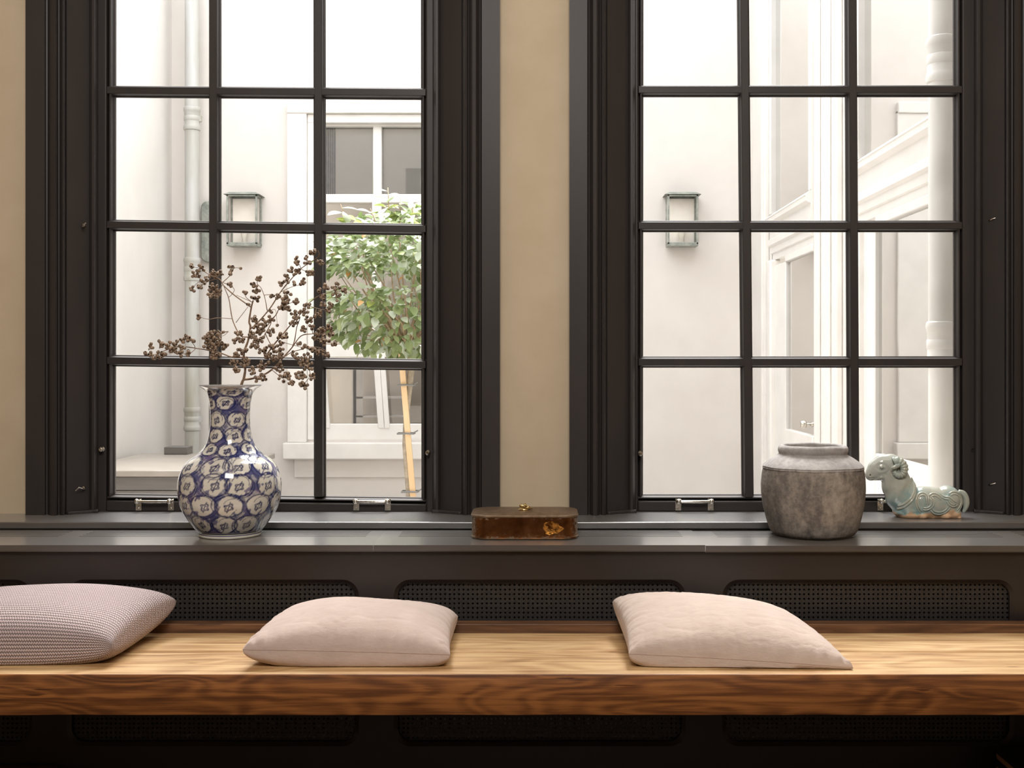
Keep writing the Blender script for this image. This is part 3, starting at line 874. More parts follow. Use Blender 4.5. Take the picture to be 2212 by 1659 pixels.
# shoots that stand above the crown, with pairs of leaves
tw = MB()
for (px, py, bx, by, nl) in ((838, 405, 828, 520, 10), (735, 440, 755, 530, 7), (866, 425, 850, 520, 8), (800, 450, 815, 530, 6), (890, 440, 880, 520, 7), (676, 522, 720, 545, 4), (930, 430, 915, 520, 5)):
    a = P(bx, by, DT - .05); c = P(px, py, DT - rt.uniform(-.05, .12)); mid = (a + c) / 2 + Vector((.02, 0, 0))
    tw.tube([a, mid, c], [.005, .004, .002], 5)
    for k in range(nl):
        u = .25 + .75 * k / nl; pt = a.lerp(c, u)
        s_ = -1 if k % 2 else 1
        out = Vector((s_ * rt.uniform(.5, 1), rt.uniform(-.8, .3), rt.uniform(-.1, .5))).normalized()
        up = Vector((rt.uniform(-.3, .3), rt.uniform(-.6, .1), 1)).normalized(); xx = out.cross(up).normalized(); up = xx.cross(out)
        o = bpy.data.objects.new('leaf', lmeshes[2 if rt.random() < .55 else 1]); COL.objects.link(o); o.parent = tree
        if cnt >= 300: break
        o.matrix_local = Matrix.Translation(pt - to) @ Matrix((xx, out, up)).transposed().to_4x4() @ Matrix.Scale(rt.uniform(.8, 1.15), 4); cnt += 1
for mt, nn, nm in ((m_leaf, 1900, 'foliage'), (m_leafp, 900, 'foliage'), (m_leafo, 26, 'foliage')):
    m = MB(); v0, f0 = leaf_geo(.07, .043, .3, .25)
    for k in range(nn):
        q, p = crown_pt(rt.random() < .35)
        if p.z < -.1 and rt.random() < .35: continue
        M = leaf_matrix(q, p, rt.uniform(.6, 1.1))
        m.add([to + (M @ Vector(v)) for v in v0], f0)
    o = obj(nm, m, mt, tree, smooth=True); tag(o, kind='stuff')
# branches
for k in range(46):
    q, p = crown_pt(True); a = tc + Vector((rt.uniform(-.03, .05), 0, -.36)); c = tc + q * .95
    mid = a.lerp(c, .5) + Vector((rt.uniform(-.07, .07), rt.uniform(-.05, .05), rt.uniform(-.02, .06)))
    tw.tube([a, a.lerp(mid, .5) + Vector((0, 0, -.01)), mid, c], [.007, .006, .0045, .002], 5)
o = obj('twigs', tw, m_twig, tree, smooth=True); tag(o, kind='stuff')
tp = [P(905, 1300, DT), P(893, 1180, DT), P(885, 1072, DT), P(876, 960, DT), P(879, 880, DT), P(888, 800, DT), P(882, 730, DT), P(876, 640, DT)]
g_ = P(930, 0, DT); tp[0] = Vector((X(902, DT), DT, 0))
obj('trunk', MB().tube(tp, [.024, .022, .021, .019, .018, .021, .015, .008], 10), m_bark, tree, smooth=True)
sk = MB(); a = Vector((X(898, DT) + .02, DT - .03, 0)); c = P(866, 757, DT - .03); d_ = (c - a).normalized()
sk.sweep([(-.016, -.012), (.016, -.012), (.016, .012), (-.016, .012)], lambda u, v: (a.x + u, a.y + v, a.z), lambda u, v: (c.x + u, c.y + v, c.z))
o = obj('stake', sk, m_stake, tree, fixn=True); o['label'] = 'pale square timber stake'
for py, px in ((832, 877), (936, 876), (1061, 885)):
    z = Z(py, DT); x = X(px, DT) + .004
    m = MB().tube([(x - .045, DT - .05, z), (x, DT - .058, z + .003), (x + .045, DT - .05, z), (x + .048, DT + .02, z), (x, DT + .03, z), (x - .045, DT + .02, z)], .006, 6, closed=True)
    m.tube([(x + .04, DT - .04, z), (x + .075, DT - .06, z + .02)], .004, 5)
    obj('tie', m, m_tie, tree)

# ------------------------------------------------------------------ cushions
def cloth_mat(name, c1, c2, weave=True, bs=.35):
    m, nt, b = base_mat(name)
    v = coords(nt)
    big = noise_n(nt, v, 14, 4)
    nt.links.new(ramp(nt, big, [(.3, c1), (.7, c2)]), b.inputs['Base Color'])
    b.inputs['Roughness'].default_value = .92
    b.inputs['Sheen Weight'].default_value = .25
    b.inputs['Sheen Roughness'].default_value = .6
    fine = noise_n(nt, coords(nt, (260, 1400, 400)), 1, 3)
    bump(nt, b, fine, .25, .0006)
    bump(nt, b, noise_n(nt, coords(nt, (16, 34, 34)), 1.0, 5, .62, .15), bs, .005)
    return m
m_linen = cloth_mat('dusty_pink_linen', srgb(186, 166, 157), srgb(198, 179, 170), bs=.6)
m_linen2 = cloth_mat('rose_beige_linen', srgb(186, 167, 156), srgb(198, 180, 169), bs=.7)
m_seam = pmat('seam_thread', srgb(178, 156, 145), None, 60, .9)
# knit: rows of loops
m_knit, nt, b_ = base_mat('mauve_knit')
b_.inputs['Roughness'].default_value = .95
b_.inputs['Sheen Weight'].default_value = .3
uv = nt.nodes.new('ShaderNodeUVMap'); uv.uv_map = 'knit'
sep = nt.nodes.new('ShaderNodeSeparateXYZ'); nt.links.new(uv.outputs[0], sep.inputs[0])
def mth(op, a, b=None, c=None):
    n = N(nt, 'ShaderNodeMath', operation=op)
    for i, q in enumerate((a, b, c)):
        if q is None: continue
        if isinstance(q, (int, float)): n.inputs[i].default_value = q
        else: nt.links.new(q, n.inputs[i])
    return n.outputs[0]
row = mth('MULTIPLY', sep.outputs[1], 46.0)
colu = mth('MULTIPLY', sep.outputs[0], 70.0)
wob = mth('MULTIPLY', mth('SINE', mth('MULTIPLY', colu, 6.2832)), .16)
rs = mth('ABSOLUTE', mth('SINE', mth('MULTIPLY', mth('ADD', row, wob), 3.14159)))
cs = mth('ABSOLUTE', mth('SINE', mth('MULTIPLY', mth('ADD', colu, mth('MULTIPLY', mth('FLOOR', mth('ADD', row, wob)), .5)), 3.14159)))
hgt = mth('ADD', mth('POWER', rs, .6), mth('MULTIPLY', cs, .45))
nt.links.new(ramp(nt, mth('MULTIPLY', hgt, .69), [(.30, srgb(84, 66, 66)), (.62, srgb(176, 156, 158)), (1, srgb(208, 190, 190))]), b_.inputs['Base Color'])
bump(nt, b_, hgt, .9, .0035)

def pillow(name, cn, htop, hbot, mat, label, seed, nu=120, nv=96, pinch=.035, crease=.0028, group=None, pw=.36, knit=False, seam=True):
    """cn: seam corner points FL, FR, BR, BL"""
    FL, FR, BR, BL = [Vector(p) for p in cn]
    vs, fs, uvs = [], [], []
    org = Vector((sum(p[0] for p in cn) / 4, sum(p[1] for p in cn) / 4, ZBN))
    def plan(u, v):
        uu = u * (1 - pinch * (1 - v * v) * abs(u)); vv = v * (1 - pinch * 1.1 * (1 - u * u) * abs(v))
        s, t_ = (uu + 1) / 2, (vv + 1) / 2
        return FL * (1 - s) * (1 - t_) + FR * s * (1 - t_) + BR * s * t_ + BL * (1 - s) * t_
    for side in (1, -1):
        for j in range(nv + 1):
            for i in range(nu + 1):
                # denser sampling towards the seam
                u = math.sin((i / nu * 2 - 1) * math.pi / 2); v = math.sin((j / nv * 2 - 1) * math.pi / 2)
                p = plan(u, v)
                e = (max(0, 1 - u * u) * max(0, 1 - v * v))
                prof = e ** pw
                x3 = Vector((p.x * 7 + seed, p.y * 7, side))
                big = noise.noise(x3 * .55) * .22
                rim = min(1 - abs(u), 1 - abs(v))
                near = math.exp(-rim * 7)
                # gathers run in from the seam; long slack creases across the middle
                along = p.x if (1 - abs(v)) < (1 - abs(u)) else p.y
                gat = (noise.noise(Vector((along * 62, seed, side * 3))) + .5 * noise.noise(Vector((along * 120, seed, 7)))) * near * (1 - math.exp(-rim * 60))
                cr = noise.noise(Vector((p.x * 5 + 3 * noise.noise(x3), p.y * 26, seed * 2)))
                cr = -max(0, .12 - abs(cr)) / .12 * prof
                if side > 0:
                    z = p.z + htop * prof * (1 + big * e ** .5) + (gat * crease * 3.4 + cr * crease * .9) * (0 if knit else 1)
                else:
                    z = p.z - hbot * e ** .27 + (gat * crease * .7) * (0 if knit else 1)
                z = max(z, ZBN + .0018)
                vs.append((p.x, p.y, z)); uvs.append(((u + 1) / 2 * (1 if True else 1), (v + 1) / 2 + (0 if side > 0 else 1)))
        o_ = 0 if side > 0 else (nu + 1) * (nv + 1)
        for j in range(nv):
            for i in range(nu):
                a = o_ + j * (nu + 1) + i
                q4 = (a, a + 1, a + nu + 2, a + nu + 1)
                fs.append(q4 if side > 0 else q4[::-1])
    root = thing(name, org, label, 'cushion', group)
    m = MB(); m.add(vs, fs)
    ob = obj('cover', m, mat, root, smooth=True)
    if knit:
        # arc length along depth and width keeps the rows even
        ul = ob.data.uv_layers.new(name='knit')
        def arc(side, axis):
            L = [0.0]; n = nv if axis else nu
            for k in range(n):
                if axis: a = side * (nu + 1) * (nv + 1) + k * (nu + 1) + nu // 2; c = a + nu + 1
                else: a = side * (nu + 1) * (nv + 1) + (nv // 2) * (nu + 1) + k; c = a + 1
                L.append(L[-1] + (Vector(vs[a]) - Vector(vs[c])).length)
            return L
        av = [arc(0, True), arc(1, True)]; au = [arc(0, False), arc(1, False)]
        for lp in ob.data.loops:
            vi = lp.vertex_index; sd = vi // ((nu + 1) * (nv + 1)); r = vi % ((nu + 1) * (nv + 1))
            ul.data[lp.index].uv = (au[sd][r % (nu + 1)] / .42, av[sd][r // (nu + 1)] / .40)
    bm = bmesh.new(); bm.from_mesh(ob.data); bmesh.ops.remove_doubles(bm, verts=bm.verts, dist=2e-5); bm.to_mesh(ob.data); bm.free()
    if seam:
        pts = []
        for k in range(240):
            s = k / 60
            if s < 1: u, v = -1 + 2 * s, -1
            elif s < 2: u, v = 1, -1 + 2 * (s - 1)
            elif s < 3: u, v = 1 - 2 * (s - 2), 1
            else: u, v = -1, 1 - 2 * (s - 3)
            p = plan(u, v); p.z = max(p.z, ZBN + .004) + .0006 * noise.noise(Vector((k * .7, seed, 0)))
            pts.append(p)
        obj('seam', MB().tube(pts, .0009, 6, closed=True), m_seam if not knit else mat, ob, smooth=True)
        # folded fabric ears at the corners
    return root
zb = ZBN
pillow('cushion', [(-.690, 2.592, zb + .046), (-.207, 2.60, zb + .032), (-.212, 2.925, zb + .046), (-.655, 2.935, zb + .05)], .080, .075, m_linen,
       'dusty pink linen cushion on the bench, the middle one of three', 3.3)
pillow('cushion', [(.212, 2.60, zb + .034), (.732, 2.585, zb + .006), (.640, 2.92, zb + .045), (.196, 2.935, zb + .082)], .082, .08, m_linen2,
       'rose beige linen cushion on the bench below the right window, one corner curled', 8.1, crease=.003)
pillow('cushion', [(-1.53, 2.60, zb + .05), (-1.005, 2.615, zb + .05), (-.955, 2.93, zb + .085), (-1.50, 2.93, zb + .085)], .086, .09, m_knit,
       'mauve knitted cushion at the left end of the bench', 5.7, knit=True, pinch=.03, pw=.34, seam=False)

# ------------------------------------------------------------------ blue and white vase
VD = 3.175
vx = X(497, VD); vz = E - .497
k_ = VD / F
pr = [(1155.7, 60), (1155, 65), (1152, 66.5), (1147, 66.3), (1143, 69.5), (1135, 76.5), (1113, 92), (1089, 104), (1065, 108.3), (1041, 108.8),
      (1017, 103), (998, 92), (983, 72), (974, 62), (965, 54.5), (955, 49.5), (944, 46), (928, 43), (910, 42), (890, 42), (873, 43), (862, 45), (853, 47), (846, 50.5), (840, 56), (835.5, 63), (833, 66), (831.6, 66.2), (831.2, 65)]
def zof(py): return vz + (1167 - py) * k_ * 1.0
# smooth profile (Catmull-Rom)
def crom(P_, n):
    out = []
    for i in range(len(P_) - 1):
        p0, p1, p2, p3 = P_[max(i - 1, 0)], P_[i], P_[i + 1], P_[min(i + 2, len(P_) - 1)]
        for j in range(n):
            t = j / n
            out.append(tuple(.5 * (2 * b + (c - a) * t + (2 * a - 5 * b + 4 * c - d) * t * t + (3 * b - a - 3 * c + d) * t ** 3) for a, b, c, d in zip(p0, p1, p2, p3)))
    out.append(P_[-1]); return out
prof = crom(pr, 14)
prof = [(r * k_, (1155.7 - y) * k_) for y, r in prof]
NA = 520
PR = np.array(prof); ang = np.linspace(0, 2 * np.pi, NA, endpoint=False)
VV = np.zeros((len(PR), NA, 3))
VV[:, :, 0] = PR[:, 0:1] * np.cos(ang); VV[:, :, 1] = PR[:, 0:1] * np.sin(ang); VV[:, :, 2] = PR[:, 1:2]
nr = len(PR)
ii, jj = np.meshgrid(np.arange(nr - 1), np.arange(NA), indexing='ij')
j2 = (jj + 1) % NA
FQ = np.stack([ii * NA + jj, ii * NA + j2, (ii + 1) * NA + j2, (ii + 1) * NA + jj], -1).reshape(-1, 4)
me = bpy.data.meshes.new('body')
me.from_pydata(VV.reshape(-1, 3).tolist(), [], FQ.tolist())
me.polygons.foreach_set('use_smooth', [True] * len(me.polygons))
# painted decoration, brushed per vertex: rows of ringed blossoms on a blue wash
pyv = 1155.7 - PR[:, 1] / k_
pyg = np.repeat(pyv, NA).reshape(nr, NA)
ag = np.tile(ang, (nr, 1))
rng = np.random.RandomState(4)
def fbm(x, y, z, s, o=3):
    t = np.zeros_like(x); a = 1.0
    for k in range(o):
        r = np.random.RandomState(int(s * 10) + k)
        for q in range(6):
            f = r.uniform(.6, 1.4, 3) * (2 ** k) * s * r.choice([-1, 1], 3)
            t += a * np.sin(x * f[0] + y * f[1] + z * f[2] + r.uniform(0, 6.28)) / 6
        a *= .55
    return t
xs, ys_, zs = VV[:, :, 0], VV[:, :, 1], VV[:, :, 2]
n1 = fbm(xs, ys_, zs, 55); n2 = fbm(xs, ys_, zs, 130); n3 = fbm(xs, ys_, zs, 420); n4 = fbm(xs, ys_, zs, 30)
blue = np.clip(.80 + .9 * n1 + .6 * n2 + .35 * n3, .15, 1.0)
cream = np.array([.66, .63, .56]); navy = np.array([.012, .018, .09]); cob = np.array([.022, .034, .17]); vio = np.array([.10, .07, .20])
wash = cob[None, None] * (1 - np.clip(n4 * 1.4, 0, 1))[..., None] + vio[None, None] * np.clip(n4 * 1.4, 0, 1)[..., None]
colr = cream * (1 - blue[..., None] * .92) + wash * blue[..., None] * .92
lines = np.zeros((nr, NA))          # dark brush strokes
rows_ = [(846, 10.5, 6), (870, 15, 6), (905, 17.5, 6), (938.5, 16.5, 7), (967, 12.5, 8), (1000, 20, 10), (1039, 23.5, 11), (1082, 22.5, 11), (1122, 18.5, 10)]
for ri, (yc, hh, nn) in enumerate(rows_):
    ph = rng.uniform(0, 6.28)
    for c in range(nn):
        a0 = ph + 2 * np.pi * (c + rng.uniform(-.1, .1)) / nn
        yy = yc + rng.uniform(-.08, .08) * hh
        ha = np.pi / nn * rng.uniform(.94, 1.08); hy = hh * rng.uniform(.98, 1.12)
        da = (ag - a0 + np.pi) % (2 * np.pi) - np.pi
        msk = (np.abs(da) < ha * 1.7) & (np.abs(pyg - yy) < hy * 1.7)
        if not msk.any(): continue
        u = da[msk] / ha; v = (pyg[msk] - yy) / hy
        wob = n1[msk] * .10 + n2[msk] * .05
        tl = rng.uniform(-.3, .3)
        u2, v2 = u * np.cos(tl) + v * np.sin(tl), -u * np.sin(tl) + v * np.cos(tl)
        d = np.sqrt(u2 ** 2 + v2 ** 2) + wob
        inside = np.clip((.93 - d) * 14, 0, 1)
        # washes bleed into the blossom from one side
        bleed = np.clip((n2[msk] * 1.6 + (d - .93) * 2.2) * 5, 0, 1)
        cc = colr[msk]
        inn = inside * (1 - .85 * bleed)
        cc = cc * (1 - inn[:, None]) + cream * inn[:, None]
        colr[msk] = cc
        w_ = 1.95 / hy
        L = np.clip(1 - np.abs(d - .96) / w_, 0, 1)
        ox, oy = rng.uniform(-.14, .14, 2)
        d2 = np.sqrt((u2 - ox) ** 2 + (v2 - oy) ** 2 * 1.05) + wob * .5
        L = np.maximum(L, .8 * np.clip(1 - np.abs(d2 - rng.uniform(.98, 1.1)) / w_, 0, 1))
        ox, oy = rng.uniform(.05, .3), rng.uniform(-.25, 0)
        d3 = np.sqrt((u - ox) ** 2 + (v - oy) ** 2); an = np.arctan2(v - oy, u - ox)
        L = np.maximum(L, .75 * np.clip(1 - np.abs(d3 - .62) / (w_ * .7), 0, 1) * ((an < .4) & (an > -2.9)))
        # knot in the centre
        cu, cv = (u - rng.uniform(-.05, .15)) * 1.0, (v - rng.uniform(0, .2))
        q = rng.uniform(.5, 1.1)
        cu2, cv2 = cu * np.cos(q) - cv * np.sin(q), cu * np.sin(q) + cv * np.cos(q)
        for (aa, bb_) in ((.36, .18), (.17, .30)):
            dk = np.sqrt((cu2 / aa) ** 2 + (cv2 / bb_) ** 2)
            L = np.maximum(L, np.clip(1 - np.abs(dk - 1) * min(aa, bb_) / (w_ * .75), 0, 1))
        L = np.maximum(L, np.clip(1 - np.abs(cv2 + .3 * cu2) / (w_ * .8), 0, 1) * (np.abs(cu2) < .50))
        lines[msk] = np.maximum(lines[msk], L)
lines = np.clip(lines * (1.1 + .5 * n3), 0, 1)
colr = colr * (1 - lines[..., None]) + navy * lines[..., None]
# plain foot with two blue lines, pale rim
def band(y0, y1, c_, soft=.8):
    global colr
    k = np.clip((pyg - y0) / soft, 0, 1) * np.clip((y1 - pyg) / soft, 0, 1)
    colr = colr * (1 - k[..., None]) + np.array(c_) * k[..., None]
band(1141, 1170, cream); band(1142.5, 1145, cob * .7, .5); band(1147.5, 1149.7, cob * .6, .5); band(800, 838.5, cream * .95); band(829, 832.6, [.10, .12, .22])
ca = me.color_attributes.new('glaze', 'FLOAT_COLOR', 'POINT')
buf = np.ones((nr * NA, 4)); buf[:, :3] = np.clip(colr, 0, 1).reshape(-1, 3)
ca.data.foreach_set('color', buf.ravel())
m_vase, nt, b_ = base_mat('blue_white_glaze')
at = N(nt, 'ShaderNodeVertexColor'); at.layer_name = 'glaze'
nt.links.new(at.outputs[0], b_.inputs['Base Color'])
b_.inputs['Roughness'].default_value = .09; b_.inputs['Coat Weight'].default_value = .35; b_.inputs['Coat Roughness'].default_value = .03
bump(nt, b_, noise_n(nt, coords(nt), 26, 2), .08, .002)
me.materials.append(m_vase)
vase = thing('vase', (vx, VD, vz), 'tall blue and white porcelain vase holding a dried berry branch', 'vase')
vb = bpy.data.objects.new('body', me); COL.objects.link(vb); vb.parent = vase; vb['_o'] = list(vase['_o'])
m_porc = pmat('plain_porcelain', srgb(206, 200, 186), None, 20, .12)
ip = [(r - .006 if h > .02 else r, h) for r, h in prof if h > .01]
ip = [(max(r, .01), h) for r, h in ip][::8]
ip = [(.002, .012)] + ip[1:] + [(prof[-1][0], prof[-1][1])]
obj('inside', MB().lathe(ip, (vx, VD, vz), 64), m_porc, vase, smooth=True)
obj('foot', MB().lathe([(.001, .006), (.045, .006), (.050, .0002), (prof[0][0] + .0005, .0002), (prof[0][0] + .001, .003)], (vx, VD, vz), 64), m_porc, vase, smooth=30)

# ------------------------------------------------------------------ dried berry branch
def zz(x, y): return (300 + x / 4.366, 500 + y / 4.366)
m_stem = pmat('dry_brown_stem', srgb(116, 92, 74), srgb(152, 126, 102), 60, .8, bstr=.3, bscale=200)
m_berry = pmat('dry_brown_berry', srgb(112, 92, 74), srgb(158, 136, 114), 130, .6, bstr=.3, bscale=300)
m_pit = pmat('berry_opening', srgb(30, 22, 18), None, 30, .8)
branch = thing('dried_branch', (X(525, 3.17), 3.17, vz + .30), 'dried brown branch with seed clusters standing in the blue and white vase', 'branch')
lines_ = [
 ('main', 3.17, 3.15, [(930, 1900), (945, 1640), (955, 1500), (975, 1420), (990, 1385), (1003, 1290), (990, 1150), (1030, 1030), (1052, 900), (1040, 850), (1060, 720), (1078, 650)], 19, 9),
 ('b1', 3.15, 3.08, [(1050, 920), (1130, 850), (1240, 720), (1330, 580), (1410, 480), (1530, 350), (1650, 270), (1700, 230), (1690, 180)], 9, 3),
 ('b2', 3.14, 3.20, [(1055, 712), (900, 600), (800, 510), (760, 450), (650, 400), (580, 350), (490, 330)], 8, 3),
 ('b3', 3.15, 3.19, [(1025, 995), (970, 990), (930, 940), (880, 820), (850, 640), (820, 560), (790, 490)], 8, 4),
 ('b3b', 3.165, 3.10, [(880, 822), (740, 815), (660, 828), (580, 810)], 4, 3),
 ('b3c', 3.16, 3.14, [(915, 860), (1030, 710)], 4, 3),
 ('b4', 3.15, 3.05, [(985, 1185), (880, 1185), (780, 1150), (680, 1125), (530, 1100), (400, 1085), (280, 1110), (150, 1160), (60, 1160)], 9, 3),
 ('b5', 3.165, 3.09, [(990, 1397), (1080, 1385), (1200, 1340), (1290, 1270), (1360, 1190), (1440, 1100), (1530, 985), (1640, 965), (1720, 950), (1800, 910)], 13, 3),
 ('b6', 3.12, 3.06, [(1200, 1170), (1280, 1060), (1340, 990), (1440, 870), (1540, 760), (1600, 680), (1710, 600), (1840, 570), (1940, 560)], 9, 3),
 ('b7', 3.11, 3.10, [(1445, 1095), (1470, 1020), (1490, 900), (1520, 820)], 7, 4),
 ('b8', 3.12, 3.08, [(1360, 1190), (1440, 1140), (1540, 1110), (1610, 1090), (1720, 1100), (1790, 1160)], 6, 3),
 ('b9', 3.12, 3.10, [(1210, 745), (1195, 660), (1180, 600), (1150, 530), (1115, 490), (1135, 440)], 5, 3),
 ('b10', 3.14, 3.07, [(1200, 900), (1290, 790), (1330, 720), (1400, 690), (1470, 655)], 6, 3),
 ('b11', 3.14, 3.06, [(1250, 1300), (1330, 1365), (1390, 1385), (1440, 1430)], 5, 3),
 ('b12', 3.12, 3.05, [(1440, 1150), (1510, 1210), (1600, 1280), (1610, 1370), (1550, 1440)], 6, 3),
 ('b13', 3.11, 3.13, [(1340, 570), (1450, 520), (1540, 500)], 4, 3),
 ('b14', 3.10, 3.12, [(1530, 355), (1590, 385), (1620, 400)], 4, 3),
 ('b15', 3.10, 3.09, [(1530, 350), (1500, 280)], 4, 3),
 ('b16', 3.16, 3.19, [(790, 480), (860, 415), (900, 345), (960, 348)], 5, 3),
 ('b17', 3.17, 3.19, [(790, 480), (870, 515), (900, 550), (880, 590), (850, 620)], 4, 3),
 ('b18', 3.15, 3.12, [(1060, 660), (1010, 620), (1005, 580)], 4, 3),
 ('b19', 3.14, 3.16, [(1065, 665), (920, 600)], 4, 3),
 ('b20', 3.12, 3.06, [(1190, 960), (1240, 1060), (1270, 1100)], 6, 4),
 ('b21', 3.12, 3.08, [(1160, 1020), (1240, 880), (1250, 830), (1290, 790)], 6, 3),
 ('b22', 3.19, 3.21, [(760, 440), (640, 470), (560, 480), (500, 545)], 4, 3),
 ('b23', 3.18, 3.14, [(790, 500), (740, 590), (690, 590)], 4, 3),
 ('b24', 3.10, 3.06, [(1600, 700), (1700, 730), (1790, 740)], 4, 3),
 ('b25', 3.09, 3.05, [(1640, 965), (1630, 900), (1620, 880)], 4, 3),
 ('b26', 3.10, 3.05, [(1720, 955), (1760, 1030), (1850, 1060)], 4, 3),
 ('b27', 3.12, 3.08, [(1340, 1040), (1450, 1070), (1560, 1100)], 4, 3),
 ('b28', 3.10, 3.08, [(530, 1100), (520, 1070), (460, 1010), (410, 1020)], 4, 3),
 ('b29', 3.10, 3.08, [(540, 1100), (480, 1150), (390, 1150)], 4, 3),
 ('b30', 3.13, 3.09, [(1000, 1290), (930, 1240), (900, 1300)], 5, 3),
 ('b31', 3.15, 3.12, [(1250, 740), (1290, 745), (1305, 885)], 3, 2),
 ('b32', 3.13, 3.12, [(1180, 600), (1250, 595), (1315, 610)], 4, 3)]
ctrl = []
for nm, d0, d1, pts, r0, r1 in lines_:
    n = len(pts)
    P3 = [P(*zz(*p), d0 + (d1 - d0) * (i / (n - 1)) ** 1.2) for i, p in enumerate(pts)]
    sm = [Vector(q) for q in crom([tuple(p) for p in P3], 4)]
    if nm == 'main':
        for p in sm: p.y = 3.17 if p.z < vz + .4 else p.y
    rad_ = [(r0 + (r1 - r0) * i / (len(sm) - 1)) / 4.366 * 3.13 / F / 2 * 1.6 * (1 + .18 * noise.noise(p * 60)) for i, p in enumerate(sm)]
    if nm == 'main':      # lower end slants down into the neck and rests on the inside wall
        sm = [Vector((X(478, 3.17), 3.17, vz + .20))] + sm[6:]; rad_ = [rad_[0]] + rad_[6:]
    ctrl += sm
    obj('stem' if nm == 'main' else 'twig', MB().tube(sm, rad_, 8), m_stem, branch, smooth=True)
clusters = [(490,330,3,25),(590,350,6,40),(540,410,7,45),(620,460,6,40),(500,545,4,28),(570,520,4,25),(700,400,8,45),(760,385,4,25),(700,530,8,50),(740,590,7,45),(680,590,4,30),(860,400,3,20),(870,335,5,35),(960,348,1,5),(860,500,4,22),(565,800,4,25),
(1130,440,4,25),(1080,505,5,35),(1105,570,5,35),(1005,580,3,20),(1100,630,6,40),(1030,690,2,15),(1250,605,3,20),(1315,610,4,25),(1400,590,6,35),(1390,650,8,45),(1350,710,6,40),(1400,730,6,40),(1475,660,5,30),
(1645,195,5,35),(1490,275,5,35),(1600,280,6,45),(1710,295,5,30),(1610,390,6,35),(1440,370,5,30),(1490,390,6,40),(1390,440,7,45),(1335,490,3,22),(1465,490,3,20),(1545,480,5,35),
(1700,545,2,15),(1770,520,4,30),(1860,520,6,40),(1935,555,4,25),(1870,610,6,45),(1740,620,5,35),(1730,690,4,30),(1810,690,4,25),(1780,740,4,30),(1710,770,4,30),
(1590,700,4,35),(1560,760,6,40),(1480,790,9,45),(1600,830,6,40),(1665,800,2,15),(1460,860,5,35),(1555,920,5,30),(1630,900,4,30),
(1080,830,5,35),(1100,890,6,45),(1180,860,7,45),(1240,830,4,35),(1305,885,1,3),(1245,760,2,15),(940,960,4,30),(900,1030,4,28),(960,1020,6,40),(980,1120,8,45),(910,1170,4,30),(1080,970,8,45),(1140,930,7,45),(1240,950,6,40),(1150,1020,6,45),(1100,1080,8,50),(1180,1130,8,50),(1260,1090,9,50),(1330,980,4,30),(1380,990,4,30),(1340,1060,4,30),
(890,1230,6,40),(920,1305,6,35),(1000,1240,9,50),(1070,1310,7,45),(1150,1260,8,50),(1240,1190,10,55),(1310,1200,9,50),(1330,1130,6,40),(1180,1370,7,40),(1120,1390,5,30),(1320,1290,6,40),
(1370,1370,12,60),(1440,1430,5,35),(1530,1350,9,50),(1550,1450,8,45),(1640,1370,5,30),(1600,1270,9,50),(1530,1220,9,50),(1590,1180,6,35),(1470,1160,6,40),(1510,1060,3,20),(1560,1090,4,25),(1620,1110,5,35),
(1720,950,12,60),(1800,910,6,35),(1815,970,4,25),(1760,1030,8,50),(1690,1000,8,50),(1850,1060,4,25),(1780,1160,4,25),(1720,1140,5,40),(1670,1120,4,30),
(60,1155,2,15),(110,1160,3,25),(120,1080,4,25),(210,1055,5,30),(200,1165,7,40),(140,1195,2,12),(240,1170,3,20),(290,1080,6,40),(350,1070,6,40),(320,1120,6,40),(390,1150,5,30),(400,1100,5,35),(410,1020,4,28),(460,1010,5,35),(515,1030,3,20),(470,1150,5,30),
(660,1000,10,55),(700,980,8,50),(770,970,5,35),(650,1070,8,45),(700,1110,7,45),(760,1050,6,40),(810,1080,6,35),(730,1160,6,40),(700,1180,3,20)]
rb = random.Random(21)
